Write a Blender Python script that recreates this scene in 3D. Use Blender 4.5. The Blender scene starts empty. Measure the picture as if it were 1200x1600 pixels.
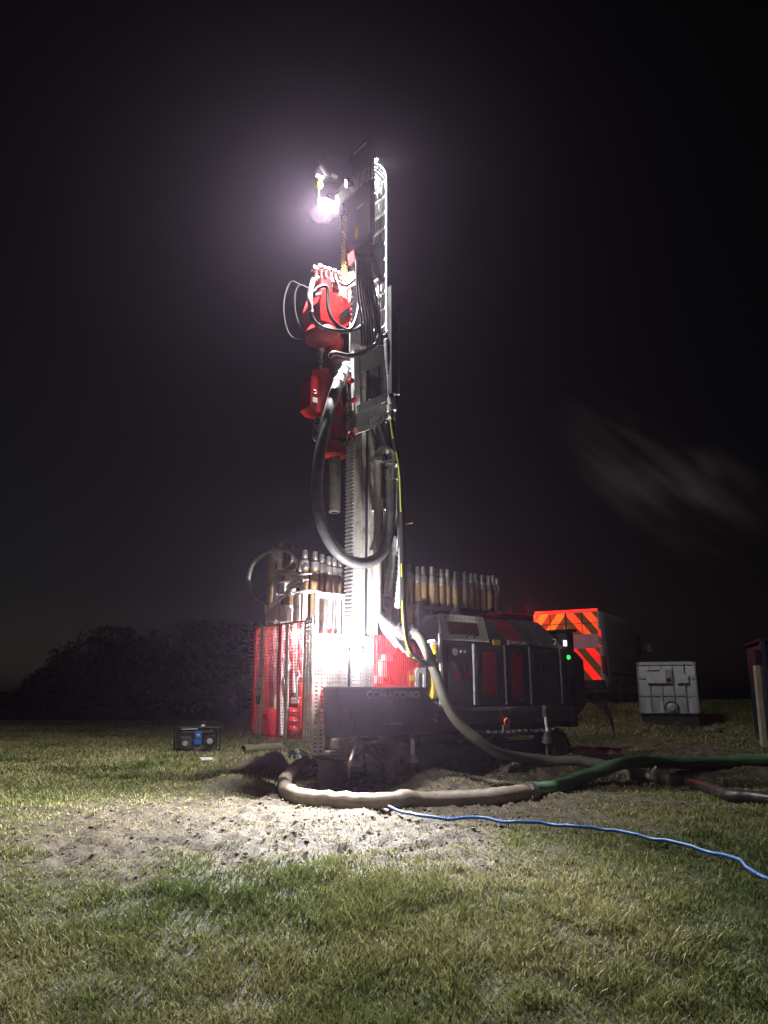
import bpy, math, random
import numpy as np
from mathutils import Vector, Matrix
rnd = random.Random(7)
S = bpy.context.scene
COL = S.collection

# ------------------------------------------------------------------ camera
PITCH = math.radians(13.58); FPX = 1180.0; CAMZ = 1.1
cam_d = bpy.data.cameras.new('camera'); cam = bpy.data.objects.new('camera', cam_d); COL.objects.link(cam)
cam.location = (0, 0, CAMZ); cam.rotation_euler = (math.pi/2 + PITCH, 0, 0)
cam_d.sensor_fit = 'VERTICAL'; cam_d.sensor_height = 36.0; cam_d.sensor_width = 27.0
cam_d.lens = 36.0*FPX/1600.0
cam_d.clip_start = 0.05; cam_d.clip_end = 3000
S.camera = cam
# ------------------------------------------------------------------ world (night)
W = bpy.data.worlds.new('World'); S.world = W; W.use_nodes = True
nt = W.node_tree; bg = nt.nodes['Background']
sky = nt.nodes.new('ShaderNodeTexSky'); sky.sky_type = 'NISHITA'; sky.sun_disc = False
sky.sun_elevation = math.radians(-5); sky.sun_rotation = math.radians(-40)
hs = nt.nodes.new('ShaderNodeHueSaturation'); hs.inputs['Saturation'].default_value = .35
nt.links.new(sky.outputs[0], hs.inputs['Color']); nt.links.new(hs.outputs[0], bg.inputs[0]); bg.inputs[1].default_value = 0.10
S.view_settings.view_transform = 'Standard'; S.view_settings.look = 'None'
S.view_settings.gamma = 1.0; S.view_settings.exposure = 0.0
S.render.engine = 'CYCLES'
S.cycles.use_denoising = True
S.cycles.max_bounces = 5; S.cycles.diffuse_bounces = 3; S.cycles.glossy_bounces = 3
S.cycles.transparent_max_bounces = 8; S.cycles.volume_bounces = 0
S.cycles.sample_clamp_indirect = 4.0
# lamp strengths (watts) -- the lamps themselves are built with the rig
P_WORK, P_FLOOD, P_TOP, P_CROWN, P_SIDE, P_HOLE, P_MAST_FILL = 280, 2000, 5600, 330, 1250, 200, 3000
HAZE_DENSITY = 0.0008; SMOKE_DENSITY = 0.7

# ------------------------------------------------------------------ layout helpers
ct, st = math.cos(PITCH), math.sin(PITCH)
def ray(px, py):
    dx = (px-600)/FPX; dy = (800-py)/FPX
    return Vector((dx, ct-dy*st, st+dy*ct))
CAMP = Vector((0, 0, CAMZ))
RIGO = Vector((-0.84, 9.0, 0)); RIGA = math.radians(38)
U = Vector((math.cos(RIGA), math.sin(RIGA), 0)); N = Vector((-math.sin(RIGA), math.cos(RIGA), 0))
def loc(p):
    q = p-RIGO
    return Vector((q.dot(U), q.dot(N), q.z))
def wld(p): return RIGO + U*p[0] + N*p[1] + Vector((0, 0, p[2]))
def R(px, py, b):                     # rig-space point on the plane b
    d = ray(px, py); t = (b-(CAMP-RIGO).dot(N))/d.dot(N)
    return loc(CAMP+d*t)
def RA(px, py, a):                    # rig-space point on the plane a
    d = ray(px, py); t = (a-(CAMP-RIGO).dot(U))/d.dot(U)
    return loc(CAMP+d*t)
def ZY(py, Y):
    dy = (800-py)/FPX
    return CAMZ + Y*(st+dy*ct)/(ct-dy*st)
def Zab(py, a, b): return ZY(py, wld((a, b, 0)).y)
def at(px, py, Y):
    d = ray(px, py); return CAMP + d*(Y/d.y)
def sstep(a, b, x):
    t = np.clip((x-a)/(b-a), 0, 1); return t*t*(3-2*t)
# value noise for terrain
_tab = np.random.RandomState(3).rand(256, 256)
def vnoise(x, y):
    xi = np.floor(x).astype(int); yi = np.floor(y).astype(int)
    fx = x-xi; fy = y-yi; fx = fx*fx*(3-2*fx); fy = fy*fy*(3-2*fy)
    a = _tab[xi % 256, yi % 256]; b = _tab[(xi+1) % 256, yi % 256]
    c = _tab[xi % 256, (yi+1) % 256]; d = _tab[(xi+1) % 256, (yi+1) % 256]
    return (a*(1-fx)+b*fx)*(1-fy)+(c*(1-fx)+d*fx)*fy
def fbm(x, y, o=4):
    s = 0; a = .5
    for i in range(o):
        s = s+a*vnoise(x*2**i+17*i, y*2**i+31*i); a *= .5
    return s
def mudmask(x, y):
    n = fbm(x*.9+5, y*.9+9, 4)-.47
    e1 = 1-np.sqrt(((x+1.1)/2.6)**2+((y-7.7)/1.55)**2)
    e2 = 1-np.sqrt(((x-.5)/2.6)**2+((y-8.9)/.9)**2)
    e3 = 1-np.sqrt(((x-3.6)/2.6)**2+((y-11.6)/1.5)**2)
    e4 = 1-np.sqrt(((x-.6-(y-9.8)*1.0)/1.6)**2+((y-10.8)/2.6)**2)
    m = np.maximum(np.maximum(e1, e2), np.maximum(e3, e4))
    n2 = fbm(x*3.1+50, y*3.1, 3)-.44
    return sstep(-.80, .50, m+n*1.6+n2*1.1)
def height(x, y):
    x = np.asarray(x, float); y = np.asarray(y, float)
    h = -.38*(1-sstep(1.5, 7.5, y))
    h = h + .85*sstep(9.5, 20.5, y)*sstep(1.0, 4.2, x)
    h = h + .10*(fbm(x*.25, y*.25, 3)-.44)*sstep(1, 5, y)
    # spoil bank at the rear of the rig
    d = (y-(11.35+.22*(x-2.6)))/.75
    h = h + .20*np.exp(-d*d)*sstep(1.9, 2.9, x)*(1-sstep(6.2, 8, x))*(.55+.9*fbm(x*1.7, y*1.7, 3))
    d2 = ((x+1.75)/.55)**2+((y-9.55)/.38)**2
    h = h + .17*np.exp(-d2)
    d3 = ((x+.62)/.75)**2+((y-9.45)/.4)**2
    h = h - .10*np.exp(-d3)
    h = h + .21*np.exp(-((x-.62)/.75)**2-((y-9.62)/.42)**2)+.22*np.exp(-((x-2.0)/1.0)**2-((y-10.55)/.6)**2)
    m = mudmask(x, y)
    c = fbm(x*5.5, y*5.5, 3); r = 1-np.abs(2*fbm(x*9+40, y*9, 2)-.75)
    h = h + m*(.13*(c-.44)+.055*(r-.8)+.045*(fbm(x*20, y*20, 2)-.4)) + (1-m)*.02*(vnoise(x*7, y*7)-.5)
    return h
def hz(x, y): return float(height(np.array([x]), np.array([y]))[0])
def G(px, py, off=0.0):               # point on the terrain under a pixel
    d = ray(px, py); lo, hi = 1.5, 60.0
    for k in range(3):
        T = np.linspace(lo, hi, 240)
        below = CAMP.z+d.z*T < height(d.x*T, d.y*T)+off
        i = int(np.argmax(below)) if below.any() else len(T)-1
        lo, hi = T[max(i-1, 0)], T[i]
    t = float(hi)
    return CAMP+d*t

# ------------------------------------------------------------------ mesh builder
class MB:
    def __init__(s): s.v = []; s.f = []; s.sm = []
    def add(s, vs, fs, smooth=False):
        o = len(s.v); s.v += [tuple(v) for v in vs]
        for f in fs: s.f.append(tuple(i+o for i in f)); s.sm.append(smooth)
        return s
    def box(s, c, d, rot=None, bev=0.0):
        hx, hy, hz_ = d[0]/2, d[1]/2, d[2]/2
        c = Vector(c)
        b = min(bev, hx*.9, hy*.9, hz_*.9)
        vs = []; idx = {}
        if b <= 0:
            for i in (-1, 1):
                for j in (-1, 1):
                    for k in (-1, 1): vs.append(Vector((i*hx, j*hy, k*hz_)))
            fs = [(0, 1, 3, 2), (4, 6, 7, 5), (0, 4, 5, 1), (2, 3, 7, 6), (0, 2, 6, 4), (1, 5, 7, 3)]
        else:
            for i in (-1, 1):
                for j in (-1, 1):
                    for k in (-1, 1):
                        idx[i, j, k, 0] = len(vs); vs.append(Vector((i*hx, j*(hy-b), k*(hz_-b))))
                        idx[i, j, k, 1] = len(vs); vs.append(Vector((i*(hx-b), j*hy, k*(hz_-b))))
                        idx[i, j, k, 2] = len(vs); vs.append(Vector((i*(hx-b), j*(hy-b), k*hz_)))
            I = idx; fs = []
            for i in (-1, 1):
                q = [I[i, -1, -1, 0], I[i, 1, -1, 0], I[i, 1, 1, 0], I[i, -1, 1, 0]]; fs.append(q if i > 0 else q[::-1])
                q = [I[-1, i, -1, 1], I[1, i, -1, 1], I[1, i, 1, 1], I[-1, i, 1, 1]]; fs.append(q if i < 0 else q[::-1])
                q = [I[-1, -1, i, 2], I[1, -1, i, 2], I[1, 1, i, 2], I[-1, 1, i, 2]]; fs.append(q if i > 0 else q[::-1])
            for j in (-1, 1):
                for k in (-1, 1):
                    fs.append([I[-1, j, k, 1], I[1, j, k, 1], I[1, j, k, 2], I[-1, j, k, 2]])
                    fs.append([I[j, -1, k, 0], I[j, 1, k, 0], I[j, 1, k, 2], I[j, -1, k, 2]])
                    fs.append([I[j, k, -1, 0], I[j, k, 1, 0], I[j, k, 1, 1], I[j, k, -1, 1]])
            for i in (-1, 1):
                for j in (-1, 1):
                    for k in (-1, 1): fs.append([I[i, j, k, 0], I[i, j, k, 1], I[i, j, k, 2]])
        if rot is not None: vs = [rot @ v for v in vs]
        return s.add([v+c for v in vs], fs)
    def b2(s, p, q, bev=0.0):
        return s.box([(p[i]+q[i])/2 for i in range(3)], [abs(q[i]-p[i]) for i in range(3)], None, bev)
    def bar(s, p, q, w, h=None, bev=0.0):
        p = Vector(p); q = Vector(q); d = q-p; h = h or w
        rot = d.to_track_quat('X', 'Z').to_matrix()
        return s.box((p+q)/2, (d.length, w, h), rot, bev)
    def cyl(s, p, q, r, r2=None, n=16, caps=True):
        p = Vector(p); q = Vector(q); r2 = r if r2 is None else r2
        m = (q-p).to_track_quat('Z', 'Y').to_matrix()
        ring = [m @ Vector((math.cos(2*math.pi*i/n), math.sin(2*math.pi*i/n), 0)) for i in range(n)]
        a = [p+v*r for v in ring]; b = [q+v*r2 for v in ring]
        s.add(a+b, [(i, (i+1) % n, n+(i+1) % n, n+i) for i in range(n)], True)
        if caps:
            s.add(a, [tuple(range(n))[::-1]]); s.add(b, [tuple(range(n))])
        return s
    def lathe(s, p, ax, prof, n=18):
        p = Vector(p); ax = Vector(ax).normalized()
        for (h0, r0), (h1, r1) in zip(prof[:-1], prof[1:]):
            m = ax.to_track_quat('Z', 'Y').to_matrix()
            ring = [m @ Vector((math.cos(2*math.pi*i/n), math.sin(2*math.pi*i/n), 0)) for i in range(n)]
            a = [p+ax*h0+v*max(r0, 1e-4) for v in ring]; b = [p+ax*h1+v*max(r1, 1e-4) for v in ring]
            s.add(a+b, [(i, (i+1) % n, n+(i+1) % n, n+i) for i in range(n)], abs(h1-h0) > 1e-5)
        return s
    def tube(s, pts, r, n=10, rf=None, caps=True):
        pts = [Vector(p) for p in pts]; k = len(pts)
        t0 = (pts[1]-pts[0]).normalized()
        up = Vector((0, 0, 1)) if abs(t0.z) < .9 else Vector((1, 0, 0))
        nrm = (up-t0*up.dot(t0)).normalized(); vs = []; pt = t0
        for i in range(k):
            t = (pts[min(i+1, k-1)]-pts[max(i-1, 0)]).normalized()
            nrm = (nrm-t*nrm.dot(t)).normalized(); bi = t.cross(nrm)
            rr = r if rf is None else r*rf(i)
            for j in range(n):
                a = 2*math.pi*j/n; vs.append(pts[i]+(nrm*math.cos(a)+bi*math.sin(a))*rr)
        fs = [(i*n+j, i*n+(j+1) % n, (i+1)*n+(j+1) % n, (i+1)*n+j) for i in range(k-1) for j in range(n)]
        s.add(vs, fs, True)
        if caps:
            s.add(vs[:n], [tuple(range(n))[::-1]]); s.add(vs[-n:], [tuple(range(n))])
        return s
    def prism(s, poly, axis, d0, d1):
        # poly in the two remaining axes (in order), extruded along axis
        def P(u, v, d):
            return {0: (d, u, v), 1: (u, d, v), 2: (u, v, d)}[axis]
        n = len(poly)
        a = [P(u, v, d0) for u, v in poly]; b = [P(u, v, d1) for u, v in poly]
        s.add(a+b, [tuple(range(n))[::-1], tuple(range(n, 2*n))]+[(i, (i+1) % n, n+(i+1) % n, n+i) for i in range(n)])
        return s
    def torus(s, c, ax, Rr, r, n=24, m=8, a0=0, a1=2*math.pi):
        ax = Vector(ax).normalized(); M = ax.to_track_quat('Z', 'Y').to_matrix(); c = Vector(c)
        pts = [c+M @ Vector((Rr*math.cos(a0+(a1-a0)*i/n), Rr*math.sin(a0+(a1-a0)*i/n), 0)) for i in range(n+1)]
        return s.tube(pts, r, m)
    def build(s, name, m, parent=None, label=None):
        me = bpy.data.meshes.new(name); me.from_pydata(s.v, [], s.f)
        me.polygons.foreach_set('use_smooth', s.sm); me.update()
        return link(name, me, m, parent, label)
def link(name, me, m, parent=None, label=None):
    o = bpy.data.objects.new(name, me); COL.objects.link(o)
    if m is not None:
        if len(me.materials) == 0: me.materials.append(m)
    if parent is not None: o.parent = parent
    if label: o['label'] = label
    return o
def empty(name, l=(0, 0, 0), rz=0):
    o = bpy.data.objects.new(name, None); COL.objects.link(o); o.location = l; o.rotation_euler = (0, 0, rz)
    o.empty_display_size = .1
    return o
def tag(o, label, cat, group=None, kind=None):
    if label: o['label'] = label
    if cat: o['category'] = cat
    if group: o['group'] = group
    if kind: o['kind'] = kind
    return o
def smooth(pts, k=6):
    pts = [Vector(p) for p in pts]; out = []
    P_ = [pts[0]*2-pts[1]]+pts+[pts[-1]*2-pts[-2]]
    for i in range(1, len(P_)-2):
        a, b, c, d = P_[i-1:i+3]
        for j in range(k):
            t = j/k
            out.append(.5*((2*b)+(c-a)*t+(2*a-5*b+4*c-d)*t*t+(3*b-a-3*c+d)*t**3))
    out.append(pts[-1]); return out
def resample(pts, step):
    out = [pts[0]]; acc = 0
    for a, b in zip(pts[:-1], pts[1:]):
        L = (b-a).length; d = step-acc
        while d <= L:
            out.append(a.lerp(b, d/L)); d += step
        acc = L-(d-step)
    return out
def text_mesh(txt, size, depth=.002, bold=0.0):
    cu = bpy.data.curves.new('t', 'FONT'); cu.body = txt; cu.size = size; cu.extrude = depth; cu.offset = bold
    cu.align_x = 'CENTER'; cu.align_y = 'CENTER'
    o = bpy.data.objects.new('t', cu); COL.objects.link(o)
    dg = bpy.context.evaluated_depsgraph_get()
    me = bpy.data.meshes.new_from_object(o.evaluated_get(dg))
    bpy.data.objects.remove(o); bpy.data.curves.remove(cu)
    me.materials.clear()
    return me
def text_on(name, txt, size, c, xdir, updir, m, parent, bold=0.0, wide=1.0):
    me = text_mesh(txt, size, .0015, bold)
    X = Vector(xdir).normalized(); Y = Vector(updir).normalized(); Z = X.cross(Y)
    M = Matrix(((X.x*wide, Y.x, Z.x, c[0]), (X.y*wide, Y.y, Z.y, c[1]), (X.z*wide, Y.z, Z.z, c[2]), (0, 0, 0, 1)))
    me.transform(M); return link(name, me, m, parent)

# ------------------------------------------------------------------ materials
def mat(name, col, rough=.5, metal=0.0, col2=None, nscale=8.0, amount=.5, bump=.0, bscale=60.0, spec=.5, emis=None, estr=0, dirt=0.0, sub=0, objvar=0.0, enoise=0.0):
    m = bpy.data.materials.new(name); m.use_nodes = True; t = m.node_tree; n = t.nodes; L = t.links
    p = n['Principled BSDF']; tc = n.new('ShaderNodeTexCoord')
    col2 = col2 or tuple(c*.72 for c in col)
    nz = n.new('ShaderNodeTexNoise'); nz.inputs['Scale'].default_value = nscale; nz.inputs['Detail'].default_value = 6; nz.inputs['Roughness'].default_value = .62
    L.new(tc.outputs['Object'], nz.inputs['Vector'])
    rp = n.new('ShaderNodeValToRGB'); rp.color_ramp.elements[0].position = .5-.22*amount-.05; rp.color_ramp.elements[1].position = .5+.22*amount+.05
    rp.color_ramp.elements[0].color = (*col2, 1); rp.color_ramp.elements[1].color = (*col, 1)
    L.new(nz.outputs[0], rp.inputs[0]); out = rp.outputs[0]
    if dirt > 0:
        n2 = n.new('ShaderNodeTexNoise'); n2.inputs['Scale'].default_value = nscale*.6+1.3; n2.inputs['Detail'].default_value = 8; n2.inputs['Roughness'].default_value = .7
        L.new(tc.outputs['Object'], n2.inputs['Vector'])
        r2 = n.new('ShaderNodeValToRGB'); r2.color_ramp.elements[0].position = .62-.25*dirt; r2.color_ramp.elements[1].position = .72-.1*dirt
        r2.color_ramp.elements[0].color = (0, 0, 0, 1); r2.color_ramp.elements[1].color = (1, 1, 1, 1)
        L.new(n2.outputs[0], r2.inputs[0])
        mx = n.new('ShaderNodeMixRGB'); mx.inputs[2].default_value = (.20, .155, .11, 1)
        L.new(r2.outputs[0], mx.inputs[0]); L.new(out, mx.inputs[1]); out = mx.outputs[0]
    if objvar > 0:
        oi = n.new('ShaderNodeObjectInfo'); mr = n.new('ShaderNodeMapRange'); mr.inputs[3].default_value = 1-objvar; mr.inputs[4].default_value = 1+objvar*.5
        L.new(oi.outputs['Random'], mr.inputs[0]); sc = n.new('ShaderNodeVectorMath'); sc.operation = 'SCALE'
        L.new(out, sc.inputs[0]); L.new(mr.outputs[0], sc.inputs['Scale']); out = sc.outputs[0]
    L.new(out, p.inputs['Base Color'])
    rr = n.new('ShaderNodeMapRange'); rr.inputs[3].default_value = max(.03, rough-.12); rr.inputs[4].default_value = min(1, rough+.15)
    L.new(nz.outputs[0], rr.inputs[0]); L.new(rr.outputs[0], p.inputs['Roughness'])
    p.inputs['Metallic'].default_value = metal; p.inputs['Specular IOR Level'].default_value = spec
    if bump > 0:
        n3 = n.new('ShaderNodeTexNoise'); n3.inputs['Scale'].default_value = bscale; n3.inputs['Detail'].default_value = 5
        L.new(tc.outputs['Object'], n3.inputs['Vector'])
        bp = n.new('ShaderNodeBump'); bp.inputs['Strength'].default_value = bump; bp.inputs['Distance'].default_value = .01
        L.new(n3.outputs[0], bp.inputs['Height']); L.new(bp.outputs[0], p.inputs['Normal'])
    if emis:
        p.inputs['Emission Color'].default_value = (*emis, 1); p.inputs['Emission Strength'].default_value = estr
        if enoise > 0:
            en = n.new('ShaderNodeMapRange'); en.inputs[1].default_value = .3; en.inputs[2].default_value = .7; en.inputs[3].default_value = estr*(1-enoise); en.inputs[4].default_value = estr*1.05
            L.new(nz.outputs[0], en.inputs[0]); L.new(en.outputs[0], p.inputs['Emission Strength'])
    return m
M = {}
M['red'] = mat('red_paint', (.56, .016, .016), .3, 0, (.40, .012, .012), 6, .6, .05, 40, dirt=.18)
M['redwire'] = mat('red_wire', (.52, .02, .02), .4, 0, (.36, .015, .015), 9, .6)
M['pale'] = mat('pale_grey_paint', (.50, .485, .45), .45, 0, (.36, .34, .31), 7, .7, .08, 50, dirt=.3)
M['galv'] = mat('galvanised_steel', (.46, .46, .45), .38, .35, (.33, .33, .33), 12, .8, .06, 60, dirt=.2)
M['zinc'] = mat('bright_zinc', (.72, .72, .72), .25, .8, (.5, .5, .5), 15, .7)
M['black'] = mat('black_paint', (.014, .013, .015), .5, 0, (.009, .009, .010), 5, .6, .05, 50, spec=.3)
M['blackm'] = mat('matt_black', (.024, .024, .025), .6, 0, (.012, .012, .012), 8, .6, .1, 40, dirt=.22)
M['dull'] = mat('dull_black_hose', (.008, .008, .009), .85, 0, (.006, .006, .006), 8, .6, spec=.1)
M['charcoal'] = mat('charcoal_paint', (.040, .036, .038), .42, 0, (.028, .026, .027), 4, .6, .05, 45, dirt=.12)
M['rubber'] = mat('black_rubber', (.018, .018, .019), .38, 0, (.03, .03, .03), 14, .7, .1, 90, dirt=.12)
M['hosegrey'] = mat('grey_rubber_hose', (.125, .13, .135), .48, 0, (.05, .055, .06), 10, .8, .15, 80, dirt=.28)
M['hoselight'] = mat('hose_sleeve', (.42, .43, .43), .4, 0, (.2, .2, .2), 30, .8, .2, 80)
M['grooved'] = mat('dark_groove', (.05, .05, .075), .5, 0, (.035, .035, .05), 9, .6)
M['steel'] = mat('worn_steel', (.36, .35, .34), .4, .7, (.20, .18, .16), 9, .8, .1, 60, dirt=.3)
M['muddysteel'] = mat('muddy_steel', (.22, .20, .17), .6, .3, (.08, .07, .06), 13, .9, .2, 30, dirt=.55)
M['chrome'] = mat('chrome_rod', (.8, .8, .82), .12, 1.0, (.7, .7, .72), 20, .3)
M['ram'] = mat('polished_ram', (.78, .8, .84), .2, .2, (.7, .72, .76), 20, .3)
M['brass'] = mat('yellow_chain', (.55, .36, .07), .4, .5, (.32, .2, .05), 20, .7)
M['rust'] = mat('ochre_drill_pipe', (.50, .325, .145), .7, .05, (.33, .19, .085), 7, .9, .15, 50, dirt=.3, objvar=.45)
M['joint'] = mat('tool_joint_steel', (.40, .39, .37), .42, .6, (.24, .22, .20), 14, .8, .1, 60, dirt=.2, objvar=.4)
M['cream'] = mat('cream_panel', (.64, .64, .52), .5, 0, (.52, .52, .43), 5, .6, dirt=.15)
M['yellow'] = mat('yellow_paint', (.62, .42, .03), .45, 0, (.5, .33, .02), 9, .6)
M['yellowstripe'] = mat('yellow_stripe', (.55, .55, .03), .5, 0, (.35, .35, .04), 40, .8)
M['white'] = mat('white_paint', (.74, .74, .73), .4, 0, (.6, .6, .59), 8, .6, dirt=.1)
M['letter'] = mat('grey_lettering', (.32, .31, .32), .5, 0, (.26, .25, .26), 9, .6)
M['letterwhite'] = mat('white_lettering', (.6, .6, .6), .5)
M['redwin'] = mat('red_window', (.24, .010, .016), .3, 0, (.17, .008, .012), 7, .6)
M['mud'] = mat('wet_mud', (.21, .165, .12), .75, 0, (.10, .075, .055), 8, .9, .5, 25)
M['lens'] = mat('lamp_lens', (.9, .9, .9), .3, emis=(1, .97, .95), estr=P_WORK/(math.pi*2*math.pi*.045*.1))
M['lens2'] = mat('small_lamp_lens', (.9, .9, .9), .3, emis=(1, .98, .96), estr=120)
M['strip'] = mat('guide_fill_strip', (.9, .9, .9), .3, emis=(.93, .97, 1), estr=15)  # glowing material added to brighten the hose guide
M['amber'] = mat('amber_light', (.8, .3, .02), .3, emis=(1, .33, .02), estr=1.1)
M['yellight'] = mat('yellow_light', (.8, .7, .02), .3, emis=(1, .85, .02), estr=1.0)
M['offlens'] = mat('dull_green_lens', (.03, .07, .04), .3)
M['green'] = mat('green_led', (.02, .8, .05), .3, emis=(.03, 1, .08), estr=1.5)
M['screen'] = mat('lit_screen', (.9, .8, .9), .3, emis=(1, .86, .92), estr=1.6)
M['greenhose'] = mat('green_hose', (.13, .27, .15), .42, 0, (.085, .19, .10), 6, .7, .1, 60, dirt=.12)
M['palehose'] = mat('mud_caked_hose', (.36, .31, .25), .6, 0, (.14, .11, .08), 7, .9, .3, 40)
M['olivehose'] = mat('olive_grey_hose', (.20, .195, .16), .55, 0, (.10, .095, .075), 7, .9, .2, 50)
M['bluehose'] = mat('blue_hose', (.06, .19, .55), .35, 0, (.05, .15, .46), 9, .5)
M['pinkhose'] = mat('muddy_hose', (.30, .22, .21), .45, 0, (.2, .15, .14), 20, .8)
M['wood'] = mat('weathered_timber', (.35, .30, .22), .75, 0, (.22, .18, .13), 9, .9, .3, 30)
M['blue'] = mat('blue_enamel', (.02, .10, .42), .35, 0, (.015, .08, .33), 8, .5)
M['darkblue'] = mat('dark_blue_steel', (.022, .026, .07), .5, 0, (.017, .02, .052), 5, .7)
M['orange'] = mat('orange_plastic', (.62, .13, .03), .45)
M['ibc'] = mat('ibc_plastic', (.50, .52, .54), .42, 0, (.42, .44, .46), 5, .6, .05, 20)
M['tyre'] = mat('tyre_rubber', (.02, .02, .02), .75, 0, (.035, .032, .03), 12, .8, .2, 50, dirt=.3)
M['vanpaint'] = mat('silver_van_paint', (.47, .45, .49), .35, .1, (.40, .38, .42), 3, .4, dirt=.08)
M['vanglass'] = mat('van_glass', (.02, .02, .024), .08)
M['chevred'] = mat('chevron_red_glow', (.7, .03, .02), .4, emis=(1.0, .012, .006), estr=1.25, nscale=4.0, enoise=.55)  # shine of the reflective sheeting put in as emission
M['chevorange'] = mat('chevron_orange_glow', (.8, .25, .03), .4, emis=(1.0, .20, .015), estr=1.15, nscale=4.0, enoise=.55)  # glow of the window bands put in as emission
M['chevmid'] = mat('chevron_scarlet_glow', (.8, .12, .03), .4, emis=(1.0, .07, .012), estr=1.2, nscale=4.0, enoise=.55)  # scarlet window bands, glow likewise put in
M['chevyel'] = mat('chevron_olive', (.26, .19, .03), .45, 0, (.2, .15, .025), 9, .6)
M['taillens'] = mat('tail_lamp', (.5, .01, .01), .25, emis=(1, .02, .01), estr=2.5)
M['bark'] = mat('bark', (.06, .045, .035), .9, 0, (.035, .028, .022), 14, .9, .5, 30)

# ------------------------------------------------------------------ ground
def axis(spans):
    out = []
    for a, b, s0, s1 in spans:
        x = a
        while x < b-1e-6:
            out.append(x); x += s0+(s1-s0)*(x-a)/(b-a)
    out.append(spans[-1][1]); return np.array(out)
gy = axis([(-6, 2.2, .3, .3), (2.2, 4.5, .12, .06), (4.5, 12.6, .042, .05), (12.6, 26, .06, .5), (26, 700, .6, 60)])
gxp = axis([(0, 4.2, .045, .05), (4.2, 8, .055, .25), (8, 700, .3, 60)])
gx = np.concatenate([-gxp[:0:-1], gxp])
X, Y = np.meshgrid(gx, gy)
Z = height(X, Y); MM = mudmask(X, Y)
ny, nx = X.shape
me = bpy.data.meshes.new('ground')
me.vertices.add(nx*ny); me.vertices.foreach_set('co', np.stack([X, Y, Z], -1).astype(np.float32).ravel())
ii = (np.arange(ny-1)[:, None]*nx+np.arange(nx-1)[None, :]).ravel()
quads = np.stack([ii, ii+1, ii+nx+1, ii+nx], -1).astype(np.int32)
me.loops.add(quads.size); me.loops.foreach_set('vertex_index', quads.ravel())
me.polygons.add(len(quads)); me.polygons.foreach_set('loop_start', np.arange(0, quads.size, 4, dtype=np.int32))
me.polygons.foreach_set('use_smooth', np.ones(len(quads), bool))
at_ = me.attributes.new('mud', 'FLOAT', 'POINT'); at_.data.foreach_set('value', MM.astype(np.float32).ravel())
me.update(); me.validate()
def ground_mat():
    m = bpy.data.materials.new('field_ground'); m.use_nodes = True; t = m.node_tree; n = t.nodes; L = t.links
    p = n['Principled BSDF']; tc = n.new('ShaderNodeTexCoord')
    def noise(s, d=6, r=.6):
        q = n.new('ShaderNodeTexNoise'); q.inputs['Scale'].default_value = s; q.inputs['Detail'].default_value = d; q.inputs['Roughness'].default_value = r
        L.new(tc.outputs['Object'], q.inputs['Vector']); return q.outputs[0]
    def ramp(i, c0, c1, a=.35, b=.65):
        q = n.new('ShaderNodeValToRGB'); q.color_ramp.elements[0].position = a; q.color_ramp.elements[1].position = b
        q.color_ramp.elements[0].color = (*c0, 1); q.color_ramp.elements[1].color = (*c1, 1); L.new(i, q.inputs[0]); return q.outputs[0]
    gr = ramp(noise(9), (.035, .042, .016), (.095, .095, .04))
    md = ramp(noise(5, 8, .7), (.038, .029, .020), (.135, .108, .076), .4, .62)
    at = n.new('ShaderNodeAttribute'); at.attribute_name = 'mud'
    mx = n.new('ShaderNodeMixRGB'); L.new(at.outputs['Fac'], mx.inputs[0]); L.new(gr, mx.inputs[1]); L.new(md, mx.inputs[2])
    L.new(mx.outputs[0], p.inputs['Base Color'])
    rr = n.new('ShaderNodeMapRange'); rr.inputs[3].default_value = .95; rr.inputs[4].default_value = .62
    L.new(noise(3.3), rr.inputs[0]); L.new(rr.outputs[0], p.inputs['Roughness'])
    bp = n.new('ShaderNodeBump'); bp.inputs['Strength'].default_value = 1.0; bp.inputs['Distance'].default_value = .035
    L.new(noise(17, 9, .72), bp.inputs['Height']); L.new(bp.outputs[0], p.inputs['Normal'])
    return m
ground = link('ground', me, ground_mat()); ground['kind'] = 'structure'

# ------------------------------------------------------------------ drilling rig
rig = empty('drilling_rig', RIGO, RIGA)
tag(rig, 'tall red and grey crawler drilling rig lit by floodlights in the field', 'drilling rig')
BA, BB = .45, .28                     # borehole axis in rig space
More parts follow.
